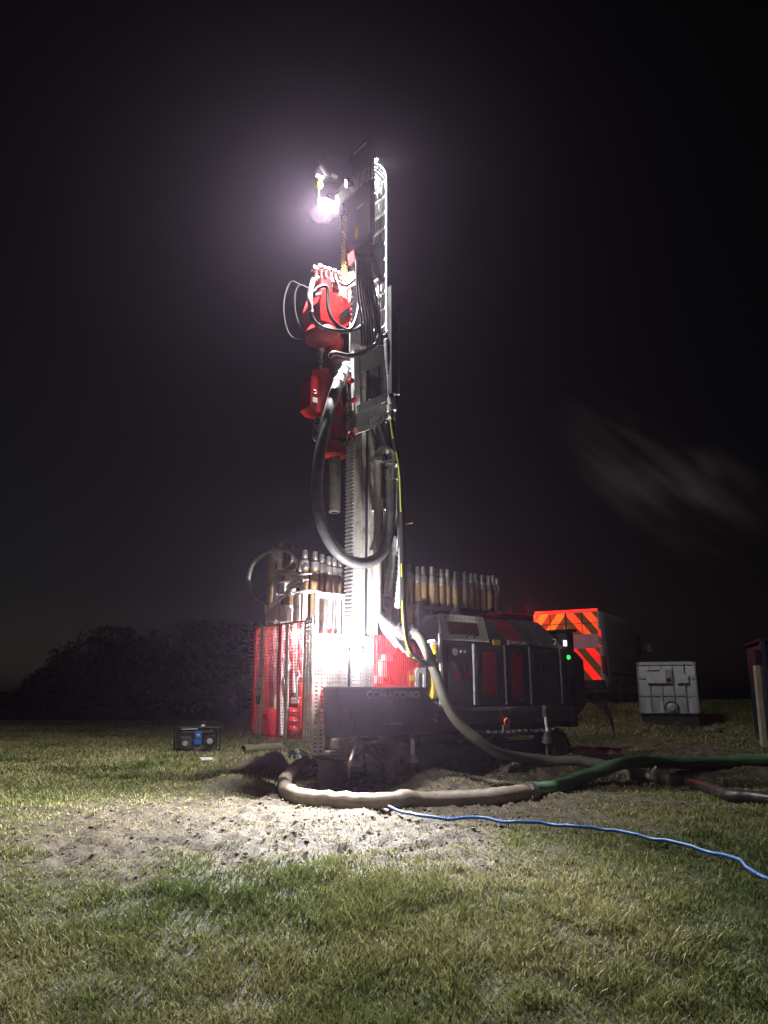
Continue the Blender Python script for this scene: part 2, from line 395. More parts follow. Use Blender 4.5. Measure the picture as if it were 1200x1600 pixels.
# --- crawler undercarriage
def track(b0, b1):
    t = MB(); pts = []
    a0, a1, zt, zb, r = 1.15, 4.05, .60, .03, .285
    for i in range(13):
        an = math.pi/2+math.pi*i/12; pts.append((a0+r*math.cos(an), .315+r*math.sin(an)))
    for i in range(1, 24): pts.append((a0+(a1-a0)*i/24, .03))
    for i in range(13):
        an = -math.pi/2+math.pi*i/12; pts.append((a1+r*math.cos(an), .315+r*math.sin(an)))
    for i in range(1, 24): pts.append((a1-(a1-a0)*i/24, .60-.02*math.sin(math.pi*i/6)**2))
    n = len(pts)
    vs = []; fs = []
    for (x, z) in pts:
        cx, cz = min(max(x, a0), a1), .315
        dx, dz = (x-cx, z-cz); l = math.hypot(dx, dz) or 1
        ix, iz = x-dx/l*.045, z-dz/l*.045
        vs += [(x, b0, z), (x, b1, z), (ix, b1, iz), (ix, b0, iz)]
    for i in range(n):
        j = (i+1) % n
        for k in range(4): fs.append((i*4+k, i*4+(k+1) % 4, j*4+(k+1) % 4, j*4+k))
    t.add(vs, fs)
    for i in range(n):                # grousers
        x, z = pts[i]; cx = min(max(x, a0), a1); dx, dz = x-cx, z-.315; l = math.hypot(dx, dz) or 1
        t.box((x+dx/l*.014, (b0+b1)/2, z+dz/l*.014), (.035, (b1-b0)*.98, .035), Matrix.Rotation(-math.atan2(dz, dx), 3, 'Y'))
    o = t.build('crawler_track', M['tyre'], rig)
    for x, r_ in [(a0, .225), (a1, .235)]+[(a0+.45+i*.42, .12) for i in range(6)]:
        w = MB(); z = .315 if r_ > .2 else .175; s = -1
        w.lathe((x, b0-.012, z), (0, 1, 0), [(0, .03), (0, r_*.35), (.02, r_*.4), (.03, r_*.8), (0.004, r_*.9), (0.004, r_), (b1-b0, r_), (b1-b0, .01)], 20)
        for k in range(6):
            an = k*math.pi/3; w.cyl((x+r_*.25*math.cos(an), b0-.018, z+r_*.25*math.sin(an)), (x+r_*.25*math.cos(an), b0+.01, z+r_*.25*math.sin(an)), .014, n=6)
        w.build('track_wheel', M['charcoal' if r_ < .2 else 'muddysteel'], o)
    MB().b2((a0+.1, b0+.06, .2), (a1-.1, b1-.04, .47), .02).build('track_frame', M['blackm'], o)
track(-.22, .10); track(1.0, 1.32)
ch = MB(); ch.b2((.55, .06, .56), (4.35, 1.1, .82), .02)
ch.b2((1.9, -.10, .86), (4.62, 1.25, .93), .01); ch.b2((.62, .14, .32), (1.2, .8, .56), .02)
ch.build('chassis_deck', M['charcoal'], rig)
side = MB(); side.b2((1.9, -.125, .72), (4.62, -.085, .90), .008); side.b2((2.0, -.19, .56), (3.6, -.13, .60), .005)
side.build('side_beam', M['charcoal'], rig)
# shiny hydraulic stays and tow eye
sl = MB(); p = R(645, 1183, -.30); q = R(644, 1152, -.30); sl.cyl(p, q, .028, n=14)
st_ = sl.build('stabiliser_ram', M['ram'], rig)
MB().cyl((p.x, -.30, p.z+.02), (p.x, -.30, p.z-.06), .05, .11, n=14).build('foot_pad', M['blackm'], st_)
MB().cyl((q.x, -.30, q.z-.02), (q.x, -.30, q.z+.14), .05, n=14).build('ram_barrel', M['blackm'], st_)
sl = MB(); p = R(855, 1145, -.24); q = R(852, 1120, -.24); sl.cyl(p, q, .022, n=14); st_ = sl.build('stabiliser_ram', M['ram'], rig)
MB().cyl((p.x, -.24, p.z+.02), (p.x, -.24, p.z-.14), .05, .11, n=14).build('foot_pad', M['blackm'], st_)
MB().cyl((q.x, -.24, q.z), (q.x, -.24, q.z+.16), .045, n=14).build('ram_barrel', M['blackm'], st_)
p = R(792, 1128, -.16); MB().torus(p, (0, 1, 0), .045, .014, 16, 6).build('tow_eye', M['orange'], rig)
MB().prism([(p.x-.06, p.z-.04), (p.x+.08, p.z-.03), (p.x+.03, p.z-.22), (p.x-.05, p.z-.2)], 1, -.15, -.12).build('tow_bracket', M['steel'], rig)

# --- mast
ZT = Zab(262, .9, .28)
mb = MB(); mb.b2((.79, .12, .25), (.855, .455, ZT), .006); mb.b2((.925, .12, .25), (1.06, .455, ZT), .006)
mast = mb.build('mast', M['pale'], rig)
MB().b2((.85, .165, .25), (.93, .42, ZT-.02)).build('mast_web', M['grooved'], mast)
mb = MB(); z = .7
while z < 5.1:
    mb.b2((.752, .285, z), (.785, .44, z+.024)); z += .05
mb.b2((.776, .28, .6), (.795, .445, 5.2))
o = mb.build('feed_rack', M['galv'], mast); o['kind'] = 'stuff'
mb = MB(); zc0 = Zab(442, .77, .36); zc1 = Zab(330, .77, .36); z = zc0-.4
k = 0
while z < zc1:
    for bb in ((.465, .515) if k % 2 == 0 else (.44, .49, .54)): mb.b2((.692, bb-.016, z), (.72, bb+.016, z+.036), .006)
    z += .031; k += 1
mb.b2((.715, .425, zc0-.4), (.735, .555, zc1))
o = mb.build('feed_chain', M['brass'], mast); o['kind'] = 'stuff'
# side bolts + a rail of plates
mb = MB()
for z in np.arange(1.4, 4.9, .42):
    mb.cyl((1.0, .105, z), (1.0, .125, z), .014, n=6)
mb.build('mast_bolts', M['steel'], mast)['kind'] = 'stuff'
mb = MB(); zz = Zab(790, 1.06, .1); mb.b2((.94, .02, zz-.09), (1.05, .125, zz+.09), .01)
mb.b2((1.0, -.06, zz-.075), (1.27, .02, zz-.045)); mb.b2((1.0, -.06, zz+.045), (1.27, .02, zz+.075)); mb.b2((1.25, -.1, zz-.09), (1.275, .04, zz+.09))
mb.build('pipe_bracket', M['galv'], mast)
mb = MB(); zz = Zab(865, 1.06, .1); mb.b2((.9, .03, zz-.04), (1.25, .118, zz+.03), .008); mb.build('pipe_bracket', M['galv'], mast)
# top cover and top bracket
z0 = Zab(405, .7, .2)
mb = MB(); mb.prism([(.42, z0+.05), (.42, ZT+.12), (.30, ZT+.18), (-.15, ZT+.18), (-.15, z0+.25), (.0, z0-.05), (.3, z0-.1)], 0, .70, .785)
mb.prism([(.46, z0), (.46, ZT+.06), (.13, ZT+.06), (.13, z0+.3), (.2, z0)], 0, 1.065, 1.12)
cover = mb.build('mast_top_cover', M['black'], rig)
MB().b2((.69, -.05, ZT+.10), (.705, .25, ZT+.125)).build('cover_trim', M['galv'], cover); MB().b2((.69, -.0, Zab(325, .7, .1)), (.698, .15, Zab(325, .7, .1)+.025)).build('cover_trim', M['galv'], cover)
zy = Zab(362, .7, .12); mb = MB(); mb.prism([(.16, zy+.13), (.19, zy-.05), (.15, zy-.12), (.12, zy+.0)], 0, .685, .698); mb.build('cover_marker', M['yellow'], cover)
# crown sheave arm, sheaves, hook
p0 = R(545, 298, .33); p1 = R(515, 325, .33)
mb = MB(); mb.bar(p0, p1, .16, .14, .02); mb.bar(R(552, 290, .33), R(540, 300, .33), .26, .2, .02)
arm = mb.build('crown_arm', M['pale'], rig)
for px, py, r_, w_ in ((497, 335, .12, .05), (507, 332, .15, .08), (521, 326, .13, .12)):
    c = R(px, py, .33); ax = (p1-p0).normalized()
    mb = MB(); mb.lathe(c-ax*w_/2, ax, [(0, .01), (0, r_), (w_*.3, r_*.86), (w_*.7, r_*.86), (w_, r_), (w_, .01)], 26); mb.build('sheave', M['galv'], arm)
c = R(498, 288, .33); mb = MB(); mb.lathe((c.x, c.y, c.z-.06), (0, 0, 1), [(0, .01), (.01, .05), (.05, .065), (.10, .05), (.12, .01)], 14); mb.build('hook_block', M['yellow'], arm)
mb = MB(); mb.tube(smooth([(c.x, c.y, c.z+.4), (c.x, c.y, c.z+.1)], 2), .012, 6); mb.tube([(c.x, c.y, c.z-.05), (c.x, c.y, c.z-.36)], .012, 6); mb.build('winch_rope', M['steel'], arm)
mb = MB(); cc = R(499, 318, .33); mb.cyl((cc.x, cc.y, cc.z-.07), (cc.x, cc.y, cc.z+.08), .03, n=10); mb.build('rope_socket', M['white'], arm)
# dark crown plate above the arm
q = [R(492, 268, .36), R(497, 258, .36), R(505, 250, .36), R(544, 262, .36), R(544, 285, .36), R(500, 279, .36)]
mb = MB(); mb.prism([(v.x, v.z) for v in q], 1, .25, .42); mb.build('crown_plate', M['charcoal'], arm)
mb = MB(); v = R(498, 277, .24); mb.b2((v.x-.06, .2, v.z-.012), (v.x+.06, .245, v.z+.012)); mb.build('crown_lug', M['galv'], arm); mb = MB(); v = R(521, 276, .24); mb.b2((v.x-.05, .2, v.z-.014), (v.x+.05, .245, v.z+.014)); mb.build('crown_lug', M['galv'], arm)
# --- hose guide (ladder cage with hoses inside) on the camera side of the mast
def gq(px, py): return RA(px, py, .95)
g = MB(); path = []
bl, br = RA(579, 350, .97).y, RA(604, 350, .97).y
zlow = Zab(512, .97, -.3); zhi = Zab(272, .97, -.3)
arc = [(.97, zlow), (.97, zlow+1.0), (.97, zhi-.3), (.97, zhi)]
for i in range(1, 8):
    an = math.pi*i/8; arc.append((.97-.13*(1-math.cos(an)), zhi+.15*math.sin(an)))
arc += [(.71, zhi-.12)]
for bb in (bl, br):
    g.tube(smooth([(a, bb, z) for a, z in arc], 4), .016, 8)
guide = g.build('hose_guide', M['white'], rig)
dense = resample(smooth([(a, 0, z) for a, z in arc], 4), .05)
L0 = 0; rung_at = []
step = .27
rg = MB(); rg.bar((0, bl, 0), (0, br, 0), .028, .03)
rung_me = bpy.data.meshes.new('rung'); rung_me.from_pydata(rg.v, [], rg.f); rung_me.materials.append(M['white'])
for i, v in enumerate(dense):
    if i % 5 == 2:
        o = link('rung', rung_me, None, guide); nx_ = dense[min(i+1, len(dense)-1)]-dense[max(i-1, 0)]
        off = Vector((-nx_.z, 0, nx_.x)).normalized()*.022
        o.location = (v.x+off.x, 0, v.z+off.z)
for k in range(6):
    bb = bl-(k+1)*(bl-br)/7; r_ = .017 if k % 2 else .021
    pts = [(a-.03*math.cos(min(1, max(0, i-3)/7)*math.pi)*-1+.008*math.sin(k*2.1+i), bb+.006*math.sin(i*1.7+k), z-.03*math.sin(min(1, max(0, i-3)/7)*math.pi)) for i, (a, z) in enumerate(arc)]
    MB().tube(smooth(pts, 4), r_, 8).build('guided_hose', M['hoselight' if k % 3 else 'galv'], guide)
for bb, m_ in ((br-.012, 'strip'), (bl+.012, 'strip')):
    MB().tube([(a-.024, bb, z) for a, z in smooth([(p[0], 0, p[1]) for p in arc[:9]], 4) and [(v.x, v.z) for v in smooth([(p[0], 0, p[1]) for p in arc[:9]], 4)]], .0045, 6).build('fill_strip', M[m_], guide)  # glowing lines added along both rails to light the rungs
mb = MB(); q = R(616, 500, -.5); q2 = R(617, 615, -.5); mb.b2((q.x-.05, -.5, q2.z), (q.x+.06, -.42, q.z+.5), .005); mb.build('rear_rail', M['black'], rig)
mb = MB(); mb.b2((q.x+.062, -.515, q2.z), (q.x+.078, -.49, q.z+.1)); mb.build('rail_edge', M['galv'], rig)
# --- carriage frame (window plate, lower arm)
def PA(l, b): return [(v.x, v.z) for v in [R(x, y, b) for x, y in l]]
b = -.02
mb = MB()
for pl in ([(553, 548), (562, 543), (563, 640), (554, 640)], [(562, 547), (610, 540), (606, 566), (564, 580)],
           [(556, 640), (610, 622), (610, 640), (600, 658), (558, 668)], [(600, 562), (609, 560), (610, 624), (602, 626)]):
    mb.prism(PA(pl, b), 1, b, b+.10)
mb.prism(PA([(561, 632), (603, 614), (606, 626), (562, 644)], b-.12), 1, b-.12, b-.002)
car = mb.build('feed_carriage', M['galv'], rig)
mb = MB(); mb.prism(PA([(556, 668), (588, 660), (590, 666), (560, 676)], -.06), 1, -.06, .10); mb.build('carriage_foot', M['pale'], car)
mb = MB(); mb.prism(PA([(548, 448), (562, 442), (566, 520), (566, 545), (548, 548)], .06), 1, .06, .10)
mb.prism(PA([(546, 425), (560, 420), (562, 440), (548, 447)], .04), 1, .04, .10); hp = mb.build('head_side_plate', M['galv'], car)
mb = MB(); mb.prism(PA([(527, 489), (548, 470), (549, 502), (530, 510)], .05), 1, .045, .055); mb.build('plate_sign', M['red'], car)
mb = MB(); mb.prism(PA([(530, 492), (545, 479), (546, 488), (532, 500)], .044), 1, .040, .044); mb.build('sign_lettering', M['black'], car)
mb = MB()
for i in range(9):
    v = R(549.5, 452+i*8.0, .04); mb.cyl((v.x, .03, v.z), (v.x, .055, v.z), .016, n=8)
mb.build('plate_bolts', M['zinc'], car)['kind'] = 'stuff'
for px, py in ((553, 625), (548, 678), (549, 595)):
    v = R(px, py, -.03); MB().cyl((v.x, -.05, v.z), (v.x, 0, v.z), .035, n=14).build('red_cap', M['red'], car)
for i in range(10):
    v = R(566+i*3.6, 571+(i % 3)*2, -.05)
mb = MB()
for i in range(10):
    v = R(578+i*3.0, 655-i*1.2, -.05); mb.cyl((v.x, -.06, v.z), (v.x, -.06, v.z-.10-.02*(i % 3)), .014, n=8)
mb.build('hose_fittings', M['zinc'], car)['kind'] = 'stuff'
mb = MB(); v0 = R(582, 585, .02); v1 = R(598, 626, .02); mb.b2((v0.x, .05, v1.z), (v1.x, .14, v0.z), .01); mb.build('valve_block', M['charcoal'], car)
mb = MB(); mb.prism(PA([(600, 378), (605, 398), (600, 440), (582, 410), (578, 385)], -.12), 1, -.14, -.05); mb.build('bulkhead_plate', M['black'], car)
mb = MB(); mb.prism(PA([(547, 395), (572, 378), (577, 398), (566, 412), (549, 412)], -.12), 1, -.2, -.06); mb.build('hose_manifold', M['red'], car)
# --- rotary head
head = empty('rotary_head'); head.parent = rig; head['label'] = 'red rotary drilling head with hoses hanging on the mast'
def zc(py): return Zab(py, BA, BB)
def lat(name, prof, m, a=BA, b=BB, n=20):
    mb = MB(); pr = [(Zab(py, a, b), r) for py, r in prof]; z0 = pr[0][0]
    mb.lathe((a, b, z0), (0, 0, 1), [(z-z0, r) for z, r in pr], n); return mb.build(name, m, head)
aM = R(505, 450, BB).x
lat('drive_motor', [(462, .0), (462, .12), (440, .12), (436, .09), (434, .0)], M['red'], aM)
mb = MB()
for px, py in ((490, 428), (498, 425), (505, 428), (512, 430), (520, 432), (527, 436)):
    v = R(px, py, BB-.05); mb.cyl((v.x, v.y, v.z-.10), (v.x, v.y, v.z+.05), .035, n=10); mb.cyl((v.x, v.y, v.z+.02), (v.x-.02, v.y-.08, v.z+.06), .028, n=10)
mb.build('hose_fittings', M['zinc'], head)['kind'] = 'stuff'
a2 = R(532, 455, BB).x
lat('top_swivel', [(470, .0), (470, .12), (447, .12), (440, .10), (436, .05), (435, 0)], M['zinc'], a2)
lat('second_motor', [(478, .0), (478, .10), (452, .10), (450, 0)], M['red'], a2)
aG = R(508, 490, BB).x
mb = MB(); v0 = R(487, 458, BB); v1 = R(528, 522, BB); mb.prism([(v0.x+.03, v1.z), (v1.x, v1.z), (v1.x+.02, v0.z-.22), (v1.x-.08, v0.z), (v0.x+.06, v0.z), (v0.x, v0.z-.2)], 1, .08, .5); mb.build('gearbox', M['red'], head)
mb = MB(); v0 = R(526, 465, .2); v1 = R(549, 515, .2); mb.b2((v0.x, .1, v1.z), (v1.x, .45, v0.z), .03); mb.build('gearbox_cover', M['red'], head)
aF = R(504, 525, BB).x
lat('lower_flange', [(541, .02), (541, .14), (533, .235), (524, .245), (514, .19), (508, .17), (508, .02)], M['red'], aF)
aK = R(520, 550, BB).x
lat('neck', [(566, .01), (566, .10), (548, .11), (540, .145), (532, .15), (530, .02)], M['red'], aK)
mb = MB()
for i in range(9):
    an = i*2*math.pi/9; mb.cyl((BA+.03+.12*math.cos(an), BB+.12*math.sin(an), zc(575)), (BA+.03+.12*math.cos(an), BB+.12*math.sin(an), zc(563)), .028, n=8)
mb.build('flange_bolts', M['red'], head)['kind'] = 'stuff'
lat('swivel_body', [(600, .05), (600, .10), (580, .11), (574, .155), (568, .155), (566, .05)], M['steel'], BA+.03)
# left side: ram, counter block
v0 = R(501, 541, BB); v1 = R(501, 590, BB)
mb = MB(); mb.cyl(v1, v0, .03, n=12); mb.lathe((v0.x, v0.y, v0.z-.05), (0, 0, 1), [(-.06, .02), (-.06, .05), (0, .05), (.05, .045), (.05, .02)], 12)
mb.lathe((v0.x, v0.y, Zab(577, v0.x, BB)), (0, 0, 1), [(-.1, .02), (-.1, .055), (0, .055), (.03, .03)], 12); mb.build('side_ram', M['zinc'], head)
q = PA([(482, 590), (519, 588), (519, 600), (515, 645), (508, 649), (489, 645), (481, 636)], .2)
mb = MB(); mb.prism(q, 1, .14, .40); blk = mb.build('counter_block', M['red'], head)
mb = MB(); q = PA([(487, 578), (512, 575), (514, 590), (484, 592)], .2); mb.prism(q, 1, .18, .36); mb.build('block_cap', M['red'], blk)
mb = MB(); v = R(492, 625, .138); mb.b2((v.x-.035, .132, v.z-.035), (v.x+.035, .138, v.z+.035)); mb.torus(R(492, 612, .137), (0, 1, 0), .024, .006, 12, 5, .6, 5.7); mb.build('block_label', M['white'], blk)
mb = MB()
for px, py in ((497, 650), (501, 657), (496, 664)):
    v = R(px, py, .25); mb.cyl(v, v+Vector((.02, 0, -.07)), .035, n=10)
mb.tube(smooth([R(x, y, .25) for x, y in ((494, 655), (489, 668), (489, 682), (495, 690), (499, 678))], 5), .011, 6)
mb.build('block_fittings', M['zinc'], blk)
MB().cyl(R(495, 680, .25), R(495, 686, .25), .03, n=10).build('red_plug', M['red'], blk)
# lower string
aS = R(524, 690, BB).x; 
segs = [('spindle', 612, 598, .075, 'red'), ('spindle_collar', 616, 612, .08, 'zinc'), ('spindle', 630, 616, .085, 'red'), ('spindle_collar', 633, 630, .09, 'zinc'),
        ('spindle', 648, 633, .10, 'red'), ('brown_band', 662, 655, .105, 'muddysteel'), ('spindle', 655, 648, .10, 'red'), ('spindle', 686, 662, .118, 'red'), ('brown_band', 692, 686, .108, 'muddysteel')]
for nm, y1, y0, r_, m_ in segs:
    lat(nm, [(y1, .01), (y1, r_*.97), (y1-1, r_), (y0+1, r_), (y0, r_*.97), (y0, .01)], M[m_], aS)
lat('chuck', [(715, .04), (715, .125), (712, .152), (706, .152), (705, .146), (703, .146), (702, .15), (695, .145), (692, .125), (692, .02)], M['red'], aS)
lat('drill_pipe', [(801, .05), (801, .07), (799, .078), (712, .078), (712, .01)], M['muddysteel'], aS)
mb = MB()
for pts in ([(547, 580), (541, 595), (544, 625), (538, 640)], [(543, 585), (549, 600), (546, 632), (541, 646)], [(545, 650), (541, 665), (545, 680)]):
    mb.tube(smooth([R(x, y, .1) for x, y in pts], 5), .014, 8)
for px, py in ((543, 578), (549, 583), (545, 590), (541, 690), (546, 684), (540, 672)):
    v = R(px, py, .1); mb.cyl(v, v+Vector((.02, -.03, -.05)), .035, n=10)
mb.build('grease_lines', M['zinc'], head)
# elbow clamp of mud hose
v0 = R(538, 578, .12); v1 = R(527, 602, .05)
mb = MB(); mb.cyl(R(541, 570, .2), v0, .085, n=16); mb.cyl(v0, v1, .075, .075, n=16); mb.cyl(v0.lerp(v1, .3), v0.lerp(v1, .45), .088, n=16); mb.cyl(v0.lerp(v1, .75), v0.lerp(v1, .9), .086, n=16)
mb.build('hose_clamp', M['galv'], head)
# --- hoses of the rig
def rhose(name, pts, r, m, parent=rig, corr=0, n=10, lab=None):
    P_ = smooth([R(*p) for p in pts], 7)
    if corr:
        P_ = resample(P_, corr); mb = MB(); mb.tube(P_, r, n, rf=lambda i: 1.0 if i % 2 else .80)
    else:
        mb = MB(); mb.tube(P_, r, n)
    return mb.build(name, m, parent, lab)
rhose('mud_delivery_hose', [(527, 602, .05), (515, 640, -.02), (503, 690, -.08), (496, 740, -.12), (496, 785, -.14), (507, 830, -.15), (530, 865, -.15), (562, 880, -.15), (590, 871, -.15), (605, 845, -.15), (611, 800, -.15), (612, 750, -.14), (612, 735, -.14)], .072, M['hosegrey'], corr=0, n=14, lab='thick grey hose looping down from the head to the standpipe')
mb = MB(); z0 = Zab(720, 1.2, -.1)
pp = smooth([R(590, 960, -.08), R(590, 900, -.08), R(590, 800, -.08), R(590, 722, -.08), R(591, 710, -.09), R(600, 702, -.11), R(610, 708, -.13), R(612, 722, -.14), R(612, 737, -.14)], 5)
mb.tube(pp, .052, 14); sp = mb.build('standpipe', M['pale'], rig)
mb = MB(); v = R(590, 719, -.08); mb.cyl(v-Vector((0, 0, .03)), v+Vector((0, 0, .03)), .095, n=16); v = R(612, 724, -.14); mb.cyl(v-Vector((0, 0, .03)), v+Vector((0, 0, .03)), .095, n=16)
v = R(612, 742, -.14); mb.cyl(v-Vector((0, 0, .07)), v+Vector((0, 0, .07)), .078, n=16)
mb.build('pipe_flange', M['zinc'], sp)
mb = MB(); mb.tube(smooth([R(590, 955, -.08), R(592, 963, -.09), R(603, 972, -.12), R(622, 985, -.16)], 5), .058, 12)
v0 = R(618, 982, -.16); v1 = R(634, 992, -.2); mb.cyl(v0, v1, .09, n=14); v0 = R(640, 985, -.22); v1 = R(650, 990, -.26); mb.cyl(v0, v1, .085, n=14)
mb.tube(smooth([v1, R(636, 988, -.2), R(628, 990, -.18)], 3), .07, 10)
mb.build('pipe_elbow', M['zinc'], sp)
for i, pts in enumerate(([(497, 434, .1), (487, 445, .02), (484, 470, -.05), (487, 495, -.08), (502, 511, -.1), (528, 517, -.12), (555, 515, -.14), (570, 500, -.12), (573, 470, -.08), (570, 440, -.06), (565, 412, -.06)],
             [(500, 460, .1), (490, 462, .0), (497, 450, -.02), (511, 449, -.04), (512, 475, -.06), (518, 497, -.1), (532, 511, -.12), (546, 515, -.14), (556, 498, -.12), (561, 470, -.1), (560, 440, -.08), (553, 412, -.07)],
             [(515, 558, .0), (522, 552, -.05), (545, 556, -.1), (565, 552, -.14), (585, 540, -.18), (592, 518, -.2), (588, 490, -.2), (578, 455, -.16), (572, 412, -.1)],
             [(530, 440, .1), (540, 446, .05), (552, 438, .0), (562, 428, -.02), (568, 405, -.05)],
             [(548, 515, .0), (556, 500, -.1), (566, 450, -.12), (564, 410, -.1)])):
    rhose('hydraulic_hose', pts, (.028, .024, .034, .02, .018)[i], M['rubber'])
rhose('spiral_sleeve', [(490, 437, .04), (485, 455, .0), (484, 470, -.055), (486, 490, -.082)], .037, M['hoselight'], corr=.022)
mb = MB()
for i in range(8):
    x = 556+i*2.6
    pts = [(x, 398, -.2), (x+1+i*.6, 425, -.2), (x+3+i*1.3, 460, -.18), (x+8+i*1.6, 495, -.16), (x+10+i*1.7, 540, -.14)]
    mb.tube(smooth([R(*p) for p in pts], 5), .016, 8)
mb.build('hose_bundle', M['rubber'], rig)
for pts in ([(489, 455, .3), (470, 446, .45), (461, 460, .5), (462, 490, .5), (470, 512, .45), (482, 521, .3)], [(470, 446, .5), (456, 440, .6), (447, 455, .65), (443, 480, .65), (447, 510, .6), (458, 528, .5), (482, 530, .35)]):
    rhose('hydraulic_hose', pts, .012, M['dull'])
# long drop hoses on the right
rhose('corrugated_hose', [(604, 530, -.42), (606, 560, -.42), (609, 590, -.42), (611, 622, -.42)], .045, M['hosegrey'], corr=.03)
mb = MB(); mb.cyl(R(611, 622, -.42), R(612, 632, -.42), .05, n=12); mb.cyl(R(612, 643, -.42), R(612, 656, -.42), .042, n=12); mb.cyl(R(611, 633, -.42), R(612, 642, -.42), .06, n=12); mb.build('hose_coupling', M['galv'], rig)
lp = [(612, 655, -.42), (617, 690, -.42), (625, 730, -.42), (628, 790, -.42), (629, 860, -.42), (630, 930, -.42), (633, 985, -.42), (640, 1015, -.42), (652, 1030, -.4), (667, 1038, -.36)]
rhose('drop_hose', lp, .036, M['rubber'], lab='long black hose with a yellow stripe beside the mast')
mb = MB()
for (i0, i1) in ((0, 7), (10, 23), (30, 33), (36, 52), (54, 62)):
    P_ = smooth([R(x-1.7, y, bb-.030) for x, y, bb in lp], 7)[i0:i1]
    if len(P_) > 1: MB().tube(P_, .012, 6).build('hose_stripe', M['yellowstripe'], rig)
for i, pts in enumerate(([(588, 665, .02), (594, 700, .03), (600, 760, .04), (603, 830, .05), (604, 900, .05), (603, 950, .05)],
            [(600, 662, .0), (607, 700, .0), (619, 760, -.05), (624, 830, -.1), (626, 890, -.2), (622, 950, -.25)],
            [(580, 668, .02), (588, 700, .04), (602, 800, .05), (614, 850, .05), (611, 900, .05), (607, 935, .05)],
            [(594, 662, .0), (603, 690, .0), (614, 730, .0), (621, 800, -.05), (629, 880, -.15), (628, 930, -.2)])):
    rhose('bundled_hose', pts, .03, M['hosegrey'])
rhose('chain_sleeve', [(616, 838, -.02), (613, 870, .0), (609, 905, .0), (605, 934, .0)], .058, M['hoselight'], corr=.035)
rhose('chain_sleeve', [(627, 855, -.34), (627, 890, -.34), (624, 925, -.34), (622, 950, -.34)], .05, M['hoselight'], corr=.035)
rhose('mast_twig', [(633, 819, -.42), (645, 817, -.5)], .012, M['rust'], n=6)
mb = MB()
for pts in ([(594, 968, -.05), (600, 985, -.05), (612, 1000, -.06), (620, 1010, -.06)], [(600, 975, -.1), (612, 992, -.1), (632, 1018, -.12)], [(608, 962, .02), (616, 985, 0), (640, 1025, -.03)]):
    mb.tube(smooth([R(*p) for p in pts], 6), .028, 8)
mb.build('hydraulic_hose', M['galv'], rig)

# --- safety guard round the borehole
GZ0, GZ1 = .60, 1.97
def meshpanel(name, axis, c, u0, u1, z0, z1, su, sz, rw, m, rails=True):
    mb = MB(); nu = max(1, int(round((u1-u0)/su))); nz_ = max(1, int(round((z1-z0)/sz))) if sz else 0
    for i in range(nu+1):
        u = u0+(u1-u0)*i/nu; a, b_ = ((c, u) if axis == 0 else (u, c))
        mb.box((a, b_, (z0+z1)/2), (rw, rw, z1-z0))
    for k in range(nz_+1 if nz_ else 0):
        z = z0+(z1-z0)*k/nz_; m_ = (u0+u1)/2
        mb.box(((c+rw*.6, m_, z) if axis == 0 else (m_, c+rw*.6, z)), ((rw, u1-u0, rw) if axis == 0 else (u1-u0, rw, rw)))
    o = mb.build(name, m, rig); o['kind'] = 'stuff'; return o
def frame(name, axis, c, u0, u1, z0, z1, w, m, parent=rig):
    mb = MB()
    def bx(ua, ub, za, zb):
        if axis == 0: mb.b2((c-w/2, ua, za), (c+w/2, ub, zb), .004)
        else: mb.b2((ua, c-w/2, za), (ub, c+w/2, zb), .004)
    bx(u0, u0+w, z0, z1); bx(u1-w, u1, z0, z1); bx(u0+w, u1-w, z0, z0+w); bx(u0+w, u1-w, z1-w, z1)
    return mb.build(name, m, parent)
def perf(name, axis, c, u0, u1, z0, z1, pu, pz, solid, m, th=.004, edge=.02):
    mb = MB(); nu = max(1, int(round((u1-u0-2*edge)/pu))); nz_ = max(1, int(round((z1-z0-2*edge)/pz)))
    pu = (u1-u0-2*edge)/nu; pz = (z1-z0-2*edge)/nz_
    def bx(ua, ub, za, zb, d):
        if axis == 0: mb.b2((c-d, ua, za), (c+d, ub, zb))
        else: mb.b2((ua, c-d, za), (ub, c+d, zb))
    bx(u0, u0+edge, z0, z1, th); bx(u1-edge, u1, z0, z1, th); bx(u0+edge, u1-edge, z0, z0+edge, th); bx(u0+edge, u1-edge, z1-edge, z1, th)
    for i in range(nu+1):
        u = u0+edge+pu*i; bx(u-pu*solid/2, u+pu*solid/2, z0+edge, z1-edge, th*.8)
    for k in range(nz_+1):
        z = z0+edge+pz*k; bx(u0+edge, u1-edge, z-pz*solid/2, z+pz*solid/2, th*.6)
    return mb.build(name, m, rig)
fb0, fb1 = .16, 1.40
frame('guard_frame', 0, 0, fb0, .74, GZ0, GZ1, .022, M['red']); frame('guard_frame', 0, 0, .76, fb1, GZ0, GZ1, .022, M['red'])
meshpanel('guard_mesh', 0, .0, fb0, .74, GZ0, GZ1, .034, .036, .0055, M['redwire']); meshpanel('guard_mesh', 0, .0, .76, fb1, GZ0, GZ1, .034, .036, .0055, M['redwire'])
perf('perforated_corner', 0, -.006, .0, .155, GZ0-.02, GZ1+.02, .056, .045, .5, M['pale'])
perf('perforated_post', 1, -.012, .0, .19, Zab(1180, .1, -.01), 1.32, .06, .045, .5, M['pale'])
perf('perforated_panel', 1, -.004, .0, .88, 1.20, 1.80, .042, .042, .46, M['steel'])
meshpanel('guard_bars', 1, .0, .9, 1.62, 1.18, 1.82, .032, .3, .008, M['redwire'])
frame('guard_frame', 1, 0, .89, 1.63, 1.18, 1.83, .022, M['red'])
meshpanel('guard_mesh', 1, 1.40, .0, .5, GZ0, GZ1, .05, .05, .006, M['redwire'])
mb = MB()
for k in range(26): mb.b2((-.03, 1.42, GZ0+.05+k*.05), (.02, 1.50, GZ0+.062+k*.05))
